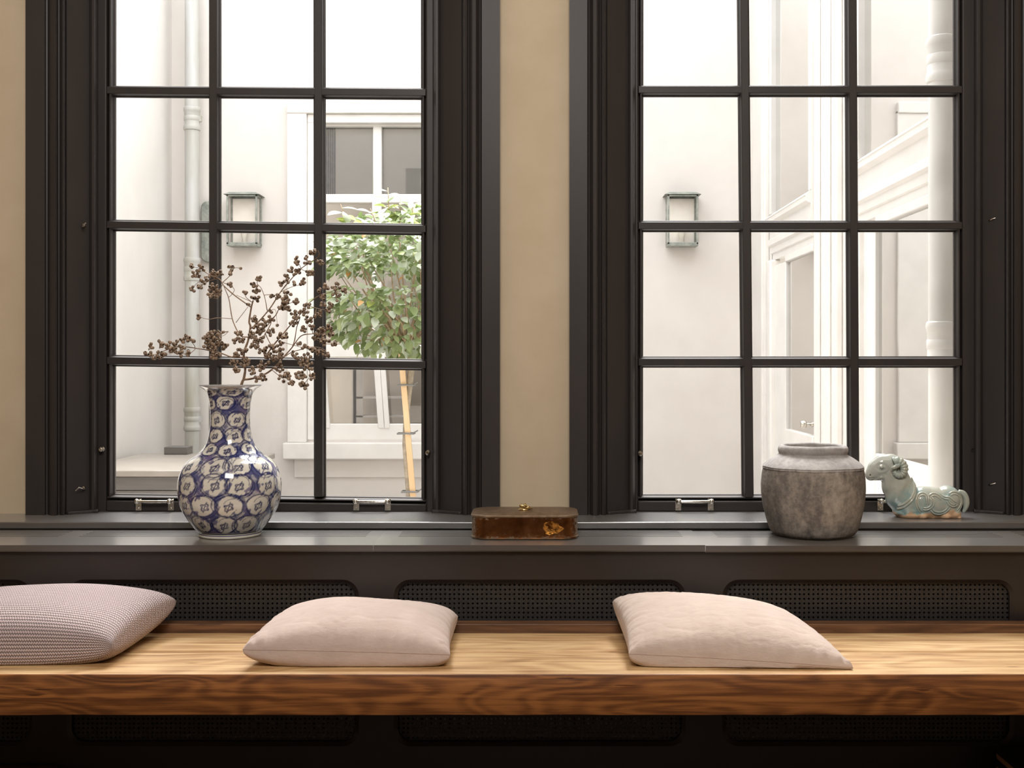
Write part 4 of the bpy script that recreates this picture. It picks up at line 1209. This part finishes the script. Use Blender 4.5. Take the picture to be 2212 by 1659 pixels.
for cx_, cy_, n_, sp in clusters:
    c0 = P(*zz(cx_, cy_), 3.12)
    near = min(ctrl, key=lambda q: (q.x - c0.x) ** 2 + (q.z - c0.z) ** 2)
    c = P(*zz(cx_, cy_), near.y - .012)
    m = MB(); pits = MB(); placed = []; mi = []
    rs_ = sp / 4.366 * c.y / F
    for k in range(n_):
        for tr_ in range(30):
            d = Vector((rb.gauss(0, 1), rb.gauss(0, 1), rb.gauss(0, 1))).normalized() * rs_ * (rb.random() ** .4)
            d.y *= .8
            if all((d - q).length > .0078 for q in placed) or n_ == 1: break
        if n_ == 1: d = Vector((0, 0, 0))
        placed.append(d); ctr = c + d
        r = rb.uniform(.0046, .0055)
        ax = (d * 1.0 + Vector((rb.uniform(-1, 1), rb.uniform(-1.2, .4), rb.uniform(-1, 1))) * rs_ * .8)
        ax = ax.normalized() if ax.length > 1e-6 else Vector((0, -1, 0))
        R = ax.to_track_quat('Z', 'Y').to_matrix()
        vs, fs = [], []
        # capsule with a sunken mouth at its tip
        pf = [(0, -1.05), (.55, -.85), (.95, -.3), (1.0, .15), (.82, .62), (.52, .80), (.46, .74), (.40, .35), (0, .25)]
        nn = 9
        for (pr_, ph_) in pf:
            if pr_ == 0: vs.append(ctr + R @ Vector((0, 0, ph_ * r)))
            else: vs += [ctr + R @ Vector((pr_ * r * math.cos(6.28318 * j / nn), pr_ * r * math.sin(6.28318 * j / nn), ph_ * r)) for j in range(nn)]
        for j in range(nn): fs.append((0, 1 + (j + 1) % nn, 1 + j))
        for i in range(6):
            for j in range(nn): fs.append((1 + i * nn + j, 1 + i * nn + (j + 1) % nn, 1 + (i + 1) * nn + (j + 1) % nn, 1 + (i + 1) * nn + j))
        last = 1 + 7 * nn
        for j in range(nn): fs.append((1 + 6 * nn + j, 1 + 6 * nn + (j + 1) % nn, last))
        mi += [0] * (nn + 5 * nn) + [1] * (nn + nn)
        m.add(vs, fs)
        k0 = len(m.f)
        st_ = near + (Vector((0, 0, 0)) if n_ < 3 else (c - near) * .5)
        m.tube([st_, (st_ + ctr) / 2 + Vector((rb.uniform(-.002, .002), 0, rb.uniform(-.003, .001))), ctr - ax * r], [.0010, .0008, .0008], 5, caps=False)
        mi += [0] * (len(m.f) - k0)
    o = obj('seed_cluster', m, m_berry, branch, smooth=50)
    o.data.materials.append(m_pit); o.data.polygons.foreach_set('material_index', mi)

# ------------------------------------------------------------------ copper box
m_cop, nt, b_ = base_mat('tarnished_copper')
v = coords(nt)
n1_ = noise_n(nt, v, 16, 6, .65, .4)
base_c = ramp(nt, n1_, [(.30, srgb(88, 54, 30)), (.52, srgb(124, 80, 46)), (.75, srgb(150, 106, 70))])
# verdigris and solder greyness creeping in from the seams
tc_ = N(nt, 'ShaderNodeTexCoord'); sp_ = N(nt, 'ShaderNodeSeparateXYZ'); nt.links.new(tc_.outputs['Object'], sp_.inputs[0])
lowm = mth('SUBTRACT', .013, sp_.outputs[2]); him = mth('SUBTRACT', sp_.outputs[2], .054)
edge = mth('MAXIMUM', lowm, him)
xe = mth('SUBTRACT', mth('ABSOLUTE', sp_.outputs[0]), .128)
edge = mth('MAXIMUM', edge, xe)
n2_ = noise_n(nt, v, 90, 5, .7)
msk = mth('ADD', mth('MULTIPLY', edge, 60.0), mth('MULTIPLY', mth('SUBTRACT', n2_, .56), 5.0))
gray = N(nt, 'ShaderNodeMixRGB'); gray.inputs[2].default_value = srgb(134, 122, 104)
cl = N(nt, 'ShaderNodeClamp'); nt.links.new(msk, cl.inputs[0]); nt.links.new(cl.outputs[0], gray.inputs[0]); nt.links.new(base_c, gray.inputs[1])
nt.links.new(gray.outputs[0], b_.inputs['Base Color'])
met = mth('SUBTRACT', 1.0, mth('MULTIPLY', cl.outputs[0], .8)); nt.links.new(met, b_.inputs['Metallic'])
rg = mth('ADD', .30, mth('MULTIPLY', cl.outputs[0], .35)); nt.links.new(rg, b_.inputs['Roughness'])
bump(nt, b_, n1_, .25, .004); bump(nt, b_, n2_, .15, .001)
m_lid = pmat('brown_patinated_lid', srgb(110, 88, 68), srgb(132, 110, 88), 60, .42, metal=.55, bstr=.2, bscale=160)
m_brass = pmat('old_brass', srgb(206, 182, 128), srgb(160, 132, 84), 120, .28, metal=1.0)
m_wornc = pmat('polished_copper_patch', srgb(250, 176, 84), srgb(104, 58, 24), 60, .28, metal=.9, bstr=.8, bdist=.003, bscale=60, lo=.44, hi=.58)
bx0, bx1 = X(1016, 3.085), X(1250, 3.085); by0, by1 = 3.085, 3.262; bzb = E - .497 + .0015
box = thing('copper_box', ((bx0 + bx1) / 2, (by0 + by1) / 2, bzb), 'low tarnished copper box with brass ring handle on the slotted board between the windows', 'box')
bcx, bcy = (bx0 + bx1) / 2, (by0 + by1) / 2
def rrect(hx, hy, r, n=8, bow=.0):
    return [(bcx + a, bcy + b2) for a, b2 in [(x - 0, y) for x, y in rounded(0, 0, hx, hy, r, n)]]
def stack(levels, closed_top=True, closed_bot=True, n=8):
    m = MB(); vs = []; fs = []; K = 4 * (n + 1)
    for hx, hy, r, z in levels:
        vs += [(x, y, bzb + z) for x, y in rrect(hx, hy, r, n)]
    for i in range(len(levels) - 1):
        for k in range(K): fs.append((i * K + k, i * K + (k + 1) % K, (i + 1) * K + (k + 1) % K, (i + 1) * K + k))
    if closed_bot: fs.append(tuple(range(K - 1, -1, -1)))
    if closed_top: fs.append(tuple((len(levels) - 1) * K + k for k in range(K)))
    return m.add(vs, fs)
hx, hy = (bx1 - bx0) / 2, (by1 - by0) / 2
lv = [(hx - .006, hy - .006, .036, 0), (hx - .001, hy - .001, .041, .001), (hx, hy, .042, .0035), (hx, hy, .042, .006), (hx - .0016, hy - .0016, .040, .0075), (hx - .002, hy - .002, .040, .03), (hx - .002, hy - .002, .040, .0605)]
m = stack(lv)
obj('body', m, m_cop, box, fixn=True, smooth=35)
m = stack([(hx - .0005, hy - .0005, .0415, .0600), (hx + .0008, hy + .0008, .043, .0607), (hx + .0010, hy + .0010, .043, .0635), (hx + .0002, hy + .0002, .042, .0660), (hx - .003, hy - .003, .039, .0675), (hx - .02, hy - .02, .03, .0705), (hx - .05, hy - .045, .02, .0725), (hx - .10, hy - .070, .01, .0732)])
lid = obj('lid', m, m_lid, box, fixn=True, smooth=40)
# the worn polished patch is a thin blister of bare metal on the front
m = MB(); vs = []; fs = []; nx, nz = 34, 22; pcx, pcz = X(1192, 3.085), bzb + .030
for j in range(nz + 1):
    for i in range(nx + 1):
        u, v_ = i / nx * 2 - 1, j / nz * 2 - 1
        s_ = math.sqrt(max(0, 1 - .5 * v_ * v_)); t_ = math.sqrt(max(0, 1 - .5 * u * u))
        x = pcx + .027 * u * s_ * (1 + .5 * noise.noise(Vector((u * 1.7, v_ * 1.7, 4)))); z = pcz + .0205 * v_ * t_ * (1 + .3 * noise.noise(Vector((u * 1.5, v_ * 1.5, 9))))
        hgt_ = .0022 + .0012 * abs(noise.noise(Vector((x * 110, z * 110, 2)))) * (1 - max(abs(u), abs(v_)) ** 3) - .0006 * max(abs(u), abs(v_)) ** 4
        vs.append((x, by0 + .002 + .0018 - hgt_, z))
for j in range(nz):
    for i in range(nx): fs.append((j * (nx + 1) + i, j * (nx + 1) + i + 1, (j + 1) * (nx + 1) + i + 1, (j + 1) * (nx + 1) + i))
m.add(vs, fs); o = obj('bare_patch', m, m_wornc, box, smooth=True); o['label'] = 'bright bare copper patch on the front'
hc = (X(1132, 3.16), 3.155, bzb + .071)
m = MB().lathe([(.0165, 0), (.0172, .002), (.0165, .006), (.0150, .0075), (.006, .008), (.005, .010), (.005, .014), (0, .0145)], hc, 28)
m.tube([(hc[0] - .008, hc[1], hc[2] + .014), (hc[0] + .008, hc[1], hc[2] + .014)], .0048, 12)
m.ellipsoid((hc[0] - .008, hc[1], hc[2] + .014), (.0052, .0052, .0052), 12, 8); m.ellipsoid((hc[0] + .003, hc[1] - .001, hc[2] + .0145), (.0060, .0058, .0058), 12, 8)
obj('handle_plate', m, m_brass, lid, smooth=45)
rg_ = [(hc[0] + .010 + .013 * math.cos(a), hc[1] + .013 * math.sin(a), hc[2] + .0125 - .006 * (1 + math.cos(a)) / 2) for a in [2 * math.pi * i / 24 for i in range(24)]]
o = obj('ring', MB().tube(rg_, .0021, 8, closed=True), m_brass, lid, smooth=True)

# ------------------------------------------------------------------ grey jar
JD = 3.185; jx = X(1756, JD); kj = JD / F
jp = [(1154.5, 60), (1154.2, 76), (1152.5, 83), (1148, 89), (1140, 94), (1121, 100), (1093.7, 106.5), (1070, 109.3), (1055, 110), (1035, 109.2), (1020, 107.5), (1013, 106), (1010.5, 107), (1008.5, 105.8), (1006.5, 106.6), (1004, 104.5),
      (998, 98), (990, 87), (983.5, 76), (981, 73), (979, 72.5), (973, 74.3), (967, 73.5), (963.5, 71), (961.5, 67), (962, 62.5), (966, 60), (975, 60.5), (985, 72), (1010, 96), (1060, 101), (1120, 92), (1140, 80), (1146, 0)]
jpr = crom(jp, 5)
m = MB(); vs = []; n = 160
for i, (y, r) in enumerate(jpr):
    for j in range(n):
        th = 2 * math.pi * j / n
        d = Vector((math.cos(th), math.sin(th), 0))
        p = Vector((d.x * 1.2, d.y * 1.2, y * .012))
        rr = max(r, 0) * kj * (1 + .010 * noise.noise(p) + .004 * noise.noise(p * 6))
        dz_ = .0022 * noise.noise(Vector((d.x * 1.5, d.y * 1.5, 3))) if y < 1148 else 0
        vs.append((jx + rr * d.x * 1.0, JD + rr * d.y, vz + .0006 + (1154.5 - y) * kj + dz_))
fs = [(i * n + j, i * n + (j + 1) % n, (i + 1) * n + (j + 1) % n, (i + 1) * n + j) for i in range(len(jpr) - 1) for j in range(n)]
fs.append(tuple(range(n - 1, -1, -1)))
m.add(vs, fs)
m_jar, nt, b_ = base_mat('weathered_grey_clay')
v = coords(nt)
a_ = noise_n(nt, v, 9, 7, .68, .5); c_ = noise_n(nt, v, 70, 5, .7); e_ = noise_n(nt, coords(nt, (1, 1, .3)), 26, 4, .6, 1.0)
mixv = mth('ADD', mth('MULTIPLY', a_, .50), mth('ADD', mth('MULTIPLY', c_, .30), mth('MULTIPLY', e_, .20)))
lowc = ramp(nt, mixv, [(.36, srgb(78, 73, 70)), (.47, srgb(112, 105, 99)), (.56, srgb(146, 137, 127)), (.66, srgb(172, 162, 152))])
upc = ramp(nt, mixv, [(.36, srgb(122, 118, 116)), (.50, srgb(152, 148, 146)), (.64, srgb(178, 173, 170))])
tc_ = N(nt, 'ShaderNodeTexCoord'); sp_ = N(nt, 'ShaderNodeSeparateXYZ'); nt.links.new(tc_.outputs['Object'], sp_.inputs[0])
zj = (1154.5 - 1012) * kj
mk = mth('ADD', mth('MULTIPLY', mth('SUBTRACT', sp_.outputs[2], zj), 260.0), mth('MULTIPLY', mth('SUBTRACT', e_, .5), 5.0))
cl = N(nt, 'ShaderNodeClamp'); nt.links.new(mk, cl.inputs[0])
mx = N(nt, 'ShaderNodeMixRGB'); nt.links.new(cl.outputs[0], mx.inputs[0]); nt.links.new(lowc, mx.inputs[1]); nt.links.new(upc, mx.inputs[2])
nt.links.new(mx.outputs[0], b_.inputs['Base Color']); b_.inputs['Roughness'].default_value = .93
bump(nt, b_, mixv, .5, .006); bump(nt, b_, c_, .35, .002)
jar = obj('clay_jar', m, m_jar, origin=(jx, JD, vz), smooth=True, fixn=True)
tag(jar, 'wide weathered grey clay jar on the slotted board left of the ram', 'jar')

# ------------------------------------------------------------------ celadon ram
RD = 3.375
def rp(zx, zy, dy=0.0): return Vector((X(1860 + zx / 8.848, RD), RD + dy / 6290.0, ZSB + (1389 - zy) / 6290.0 + .0005))
def rr_(r): return r / 6290.0
mb = MB()
def el(zx, zy, rx, rz, ry, dy=0, tilt=0):
    mb.ellipsoid(rp(zx, zy, dy), (rr_(rx), rr_(ry), rr_(rz)), 28, 18, Matrix.Rotation(math.radians(tilt), 3, 'Y'))
def chain(pts, n=9):
    for (a, b2) in zip(pts[:-1], pts[1:]):
        for k in range(n):
            u = k / n
            q = [a[i] + (b2[i] - a[i]) * u for i in range(5)]
            el(q[0], q[1], q[2], q[3], q[4])
    q = pts[-1]; el(*q[:5])
el(1330, 1140, 480, 330, 275); el(1200, 1120, 400, 320, 270)
el(1640, 1080, 270, 300, 276); el(1640, 1200, 250, 240, 255)
chain([(900, 1130, 330, 300, 262), (780, 980, 330, 270, 245), (705, 810, 310, 240, 215), (655, 640, 262, 225, 185), (620, 460, 215, 205, 165)])
chain([(560, 400, 225, 220, 165), (430, 400, 215, 205, 150), (300, 470, 180, 180, 125), (215, 550, 130, 140, 98), (190, 580, 115, 120, 92)])
el(300, 610, 150, 85, 90); el(420, 590, 150, 110, 110)
el(500, 260, 130, 70, 100)
# folded legs and base
el(930, 1330, 280, 118, 262); el(1120, 1350, 130, 98, 265); el(720, 1290, 110, 80, 200)
el(1560, 1350, 150, 98, 268); el(1730, 1310, 160, 138, 250); el(1800, 1380, 90, 66, 235); el(1320, 1380, 90, 60, 200)
el(900, 1240, 260, 180, 262); 
me = bpy.data.meshes.new('ram_raw'); me.from_pydata([tuple(p) for p in mb.v], [], mb.f)
ob = bpy.data.objects.new('ram_raw', me); COL.objects.link(ob)
md = ob.modifiers.new('r', 'REMESH'); md.mode = 'VOXEL'; md.voxel_size = .0019; md.use_smooth_shade = True
sm_ = ob.modifiers.new('s', 'SMOOTH'); sm_.factor = .5; sm_.iterations = 14
dg = bpy.context.evaluated_depsgraph_get()
rm = bpy.data.meshes.new_from_object(ob.evaluated_get(dg)); bpy.data.objects.remove(ob)
org = Vector((X(1975, RD), RD, ZSB))
for v in rm.vertices:
    c = v.co
    if c.z < ZSB + .0016: c.z = ZSB + .0006
    zx = (c.x * F / RD + CX - 1860) * 8.848; zy = 1389 - (c.z - ZSB) * 6290
    # fleece furrows of the neck, muzzle line, eye socket
    if 430 < zx < 1020 and zy > 560:
        f = math.sin((zx * .55 + zy * .28) * .034 + 1.2 * noise.noise(Vector((zx * .004, zy * .004, 0)))) 
        v.co += v.normal * (.0021 * f * min(1, (zy - 560) / 200) * max(0, min(1, (1250 - zy) / 150)))
    d = math.hypot((zx - 355) / 80, (zy - 425) / 60)
    if d < 1.6: v.co -= v.normal * .0022 * max(0, 1 - abs(d - 1) / .6)
    d = abs(zy - (640 + (zx - 180) * -.05)) 
    if 120 < zx < 300 and d < 26: v.co -= v.normal * .0012 * (1 - d / 26)
rm.name = 'body'
for v in rm.vertices: v.co -= org
m_cel, nt, b_ = base_mat('celadon_glaze')
v = coords(nt)
na = noise_n(nt, v, 16, 4, .6, .6); nb = noise_n(nt, v, 45, 4, .6)
tc_ = N(nt, 'ShaderNodeTexCoord'); sp_ = N(nt, 'ShaderNodeSeparateXYZ'); nt.links.new(tc_.outputs['Object'], sp_.inputs[0])
geo = N(nt, 'ShaderNodeNewGeometry')
glz = ramp(nt, mth('ADD', na, mth('MULTIPLY', sp_.outputs[2], 2.0)), [(.40, srgb(110, 152, 156)), (.54, srgb(156, 172, 166)), (.70, srgb(178, 178, 166)), (.9, srgb(188, 192, 184))])
pool = ramp(nt, geo.outputs['Pointiness'], [(.44, srgb(104, 152, 156)), (.49, (1, 1, 1, 1))])
mxp = N(nt, 'ShaderNodeMixRGB', blend_type='MULTIPLY'); mxp.inputs[0].default_value = .7
nt.links.new(glz, mxp.inputs[1]); nt.links.new(pool, mxp.inputs[2])
bare = mth('SUBTRACT', .018, sp_.outputs[2])
mk = mth('ADD', mth('MULTIPLY', bare, 160.0), mth('MULTIPLY', mth('SUBTRACT', na, .5), 13.0))
cl = N(nt, 'ShaderNodeClamp'); nt.links.new(mk, cl.inputs[0])
mx = N(nt, 'ShaderNodeMixRGB'); mx.inputs[2].default_value = srgb(206, 170, 136)
nt.links.new(cl.outputs[0], mx.inputs[0]); nt.links.new(mxp.outputs[0], mx.inputs[1]); nt.links.new(mx.outputs[0], b_.inputs['Base Color'])
nt.links.new(mth('ADD', .10, mth('MULTIPLY', cl.outputs[0], .6)), b_.inputs['Roughness'])
nt.links.new(mth('SUBTRACT', .5, mth('MULTIPLY', cl.outputs[0], .5)), b_.inputs['Coat Weight'])
b_.inputs['Subsurface Weight'].default_value = 0.0
bump(nt, b_, nb, .12, .002)
rm.materials.clear(); rm.materials.append(m_cel)
ram = thing('ram_figurine', org, 'pale celadon ceramic ram lying on the window board at the right', 'figurine')
rb_ = bpy.data.objects.new('body', rm); COL.objects.link(rb_); rb_.parent = ram; rb_['_o'] = list(org)
bm_ = bmesh.new(); bm_.from_mesh(rm); bvh = BVHTree.FromBMesh(bm_); bm_.free()
def surf(zx, zy, side=-1, lift=0.0):
    p = rp(zx, zy) - org
    h = bvh.ray_cast(Vector((p.x, side * .3, p.z)), Vector((0, -side, 0)))
    y = h[0].y if h[0] is not None else 0
    return Vector((p.x, y + side * lift, p.z)) + org
m_cel2 = pmat('celadon_relief', srgb(186, 182, 166), srgb(164, 176, 168), 22, .12, coat=.4)
curls = [
 [(1075, 1270), (1010, 1180), (985, 1060), (1030, 960), (1110, 925), (1180, 960), (1180, 1060), (1170, 1120)],
 [(1100, 1200), (1180, 1200), (1260, 1140), (1280, 1050), (1240, 980)],
 [(1225, 975), (1300, 935), (1390, 955), (1450, 1020)],
 [(1240, 1190), (1310, 1270), (1430, 1285), (1540, 1240), (1600, 1160)],
 [(1425, 925), (1500, 990), (1590, 1000), (1660, 1060), (1730, 1110), (1660, 1140), (1590, 1100), (1560, 1040)],
 [(1600, 940), (1680, 905), (1780, 930), (1850, 1010), (1860, 1100), (1820, 1180), (1760, 1250)]]
for side in (-1, 1):
    for cu in curls:
        pts = [tuple(q) + (0,) for q in cu]
        sm2 = crom(pts, 6)
        # double bead: an outer and an inner line
        for off in (-20, 20):
            line = []
            for i, q in enumerate(sm2):
                a, c = sm2[max(i - 1, 0)], sm2[min(i + 1, len(sm2) - 1)]
                tx, tz = c[0] - a[0], c[1] - a[1]; L = math.hypot(tx, tz) or 1
                line.append(surf(q[0] - tz / L * off, q[1] + tx / L * off, side, -.0004))
            # even out hits
            for _ in range(2):
                line = [line[0]] + [(line[i - 1] + line[i] * 2 + line[i + 1]) / 4 for i in range(1, len(line) - 1)] + [line[-1]]
            n_ = len(line)
            obj('curl', MB().tube(line, [rr_(21) * min(1, .5 + 3 * min(i, n_ - 1 - i) / n_) for i in range(n_)], 8), m_cel2, ram, smooth=True)
    # horn: a ridged spiral over the side of the head
    hp, hr = [], []
    for k in range(70):
        u = k / 69
        a = math.radians(-120 + 330 * u)          # clockwise, starting on the brow
        R_ = 138 - 84 * u
        zx = 645 + R_ * math.cos(a) ; zy = 470 + R_ * 1.22 * math.sin(a)
        hp.append(rp(zx, zy, side * (155 + 55 * math.sin(math.pi * min(1, u * 1.3)) + 20 * u)))
        hr.append(rr_((94 - 54 * u) * (1 + .09 * math.sin(u * 95))))
    obj('horn', MB().tube(hp, hr, 14), m_cel2, ram, smooth=True)
    m = MB(); ec = rp(585, 400, side * 262)
    m.ellipsoid(ec, (rr_(100), rr_(24), rr_(42)), 16, 10, Matrix.Rotation(math.radians(-25), 3, 'Y'))
    obj('ear', m, m_cel2, ram, smooth=True)
    es = surf(352, 425, side, 0)
    m = MB().ellipsoid(es + Vector((0, -side * .0006, 0)), (rr_(42), rr_(26), rr_(34)), 14, 10)
    obj('eye', m, m_cel2, ram, smooth=True)
    ns = surf(150, 575, side, 0)
    obj('nostril', MB().ellipsoid(ns, (rr_(14), rr_(10), rr_(17)), 10, 8), pmat('nostril_shadow_glaze', srgb(70, 62, 52), None, 20, .4), ram, smooth=True)
# shoulder strap and tail
for off in (0, 62):
    st_ = crom([(925 + off * .6, 640), (985 + off * .3, 760), (960, 880 + off), (880, 1000 + off), (760, 1110 + off), (660, 1150 + off)], 5)
    for side in (-1, 1):
        obj('mane_fold', MB().tube([surf(q[0] - 14, q[1], side, -.0008) for q in st_], rr_(26), 8), m_cel2, ram, smooth=True)
tl = crom([(1850, 900), (1930, 930), (1985, 1020), (1995, 1140), (1975, 1230), (1935, 1290)], 5)
obj('tail', MB().tube([rp(q[0], q[1], -40) for q in tl], [rr_(r) for r in np.interp(range(len(tl)), [0, 6, 14, len(tl) - 1], [40, 58, 62, 22])], 14), m_cel2, ram, smooth=True)

# ------------------------------------------------------------------ floor-level things under the bench
cols_ = [('black', (26, 24, 24)), ('dark grey', (44, 42, 42)), ('tan', (186, 150, 118)), ('black', (22, 21, 22)), ('brown', (160, 126, 98)), ('black', (24, 23, 24)), ('charcoal', (38, 36, 36))]
th = [.022, .020, .018, .022, .010, .024, .016]
z = 0.0
labels = ['black book at the bottom of the stack under the bench', 'dark grey book lying second from the bottom of the stack', 'tan book third from the bottom of the stack under the bench',
          'black book in the middle of the stack, above the tan book', 'thin brown book in the stack between two black books', 'thick black book third from the top', 'tan-edged book second from the top']
seq = [(0, .020), (1, .022), (2, .018), (3, .022), (4, .011), (5, .021), (2, .014), (6, .017)]
labels.append('charcoal book on top of the stack under the bench')
for i, (ci, t_) in enumerate(seq):
    c = cols_[ci][1]
    x0 = 1.218 + random.uniform(-.003, .004); y1 = 2.952 + random.uniform(-.004, .003)
    bk = thing('book', (x0 + .1, y1 - .15, z + .0003), labels[i], 'book', 'books stacked under the bench')
    mc = pmat('book_cloth', srgb(*c), None, 60, .5)
    zz0, zz1 = z + .0003, z + t_ - .0003
    k = MB()
    k.box(x0, x0 + .215, y1 - .29, y1, zz0, zz0 + .0022); k.box(x0, x0 + .215, y1 - .29, y1, zz1 - .0022, zz1)
    k.box(x0, x0 + .003, y1 - .29, y1, zz0 + .0022, zz1 - .0022)
    obj('cover', k, mc, bk)
    obj('pages', MB().box(x0 + .003, x0 + .208, y1 - .284, y1 - .006, zz0 + .0022, zz1 - .0022), pmat('page_edges', srgb(196, 180, 150), None, 90, .8), bk)
    z += t_
tb = E - (1654 - CY) * 3.0 / F
t = thing('low_crate', (-1.55, 2.85, 0), 'low dark red-brown wooden crate on the floor under the left end of the bench', 'crate')
mr = wood_mat('red_brown_crate_wood', srgb(50, 20, 12), srgb(78, 34, 20), srgb(96, 46, 28), .5)
cx0, cx1 = -1.80, X(123, 3.0)
for k in range(3):
    obj('board', MB().box(cx0, cx1, 2.72 + k * .096, 2.812 + k * .096, tb - .014, tb), mr, t, bevel=.0015)
for yy in (2.722, 2.992):
    obj('side', MB().box(cx0 + .005, cx1 - .005, yy, yy + .012, 0, tb - .0142), mr, t)
for xx in (cx0 + .005, cx1 - .017):
    obj('side', MB().box(xx, xx + .012, 2.7345, 2.9915, 0, tb - .0142), mr, t)

for o in bpy.data.objects:
    if '_o' in o: del o['_o']
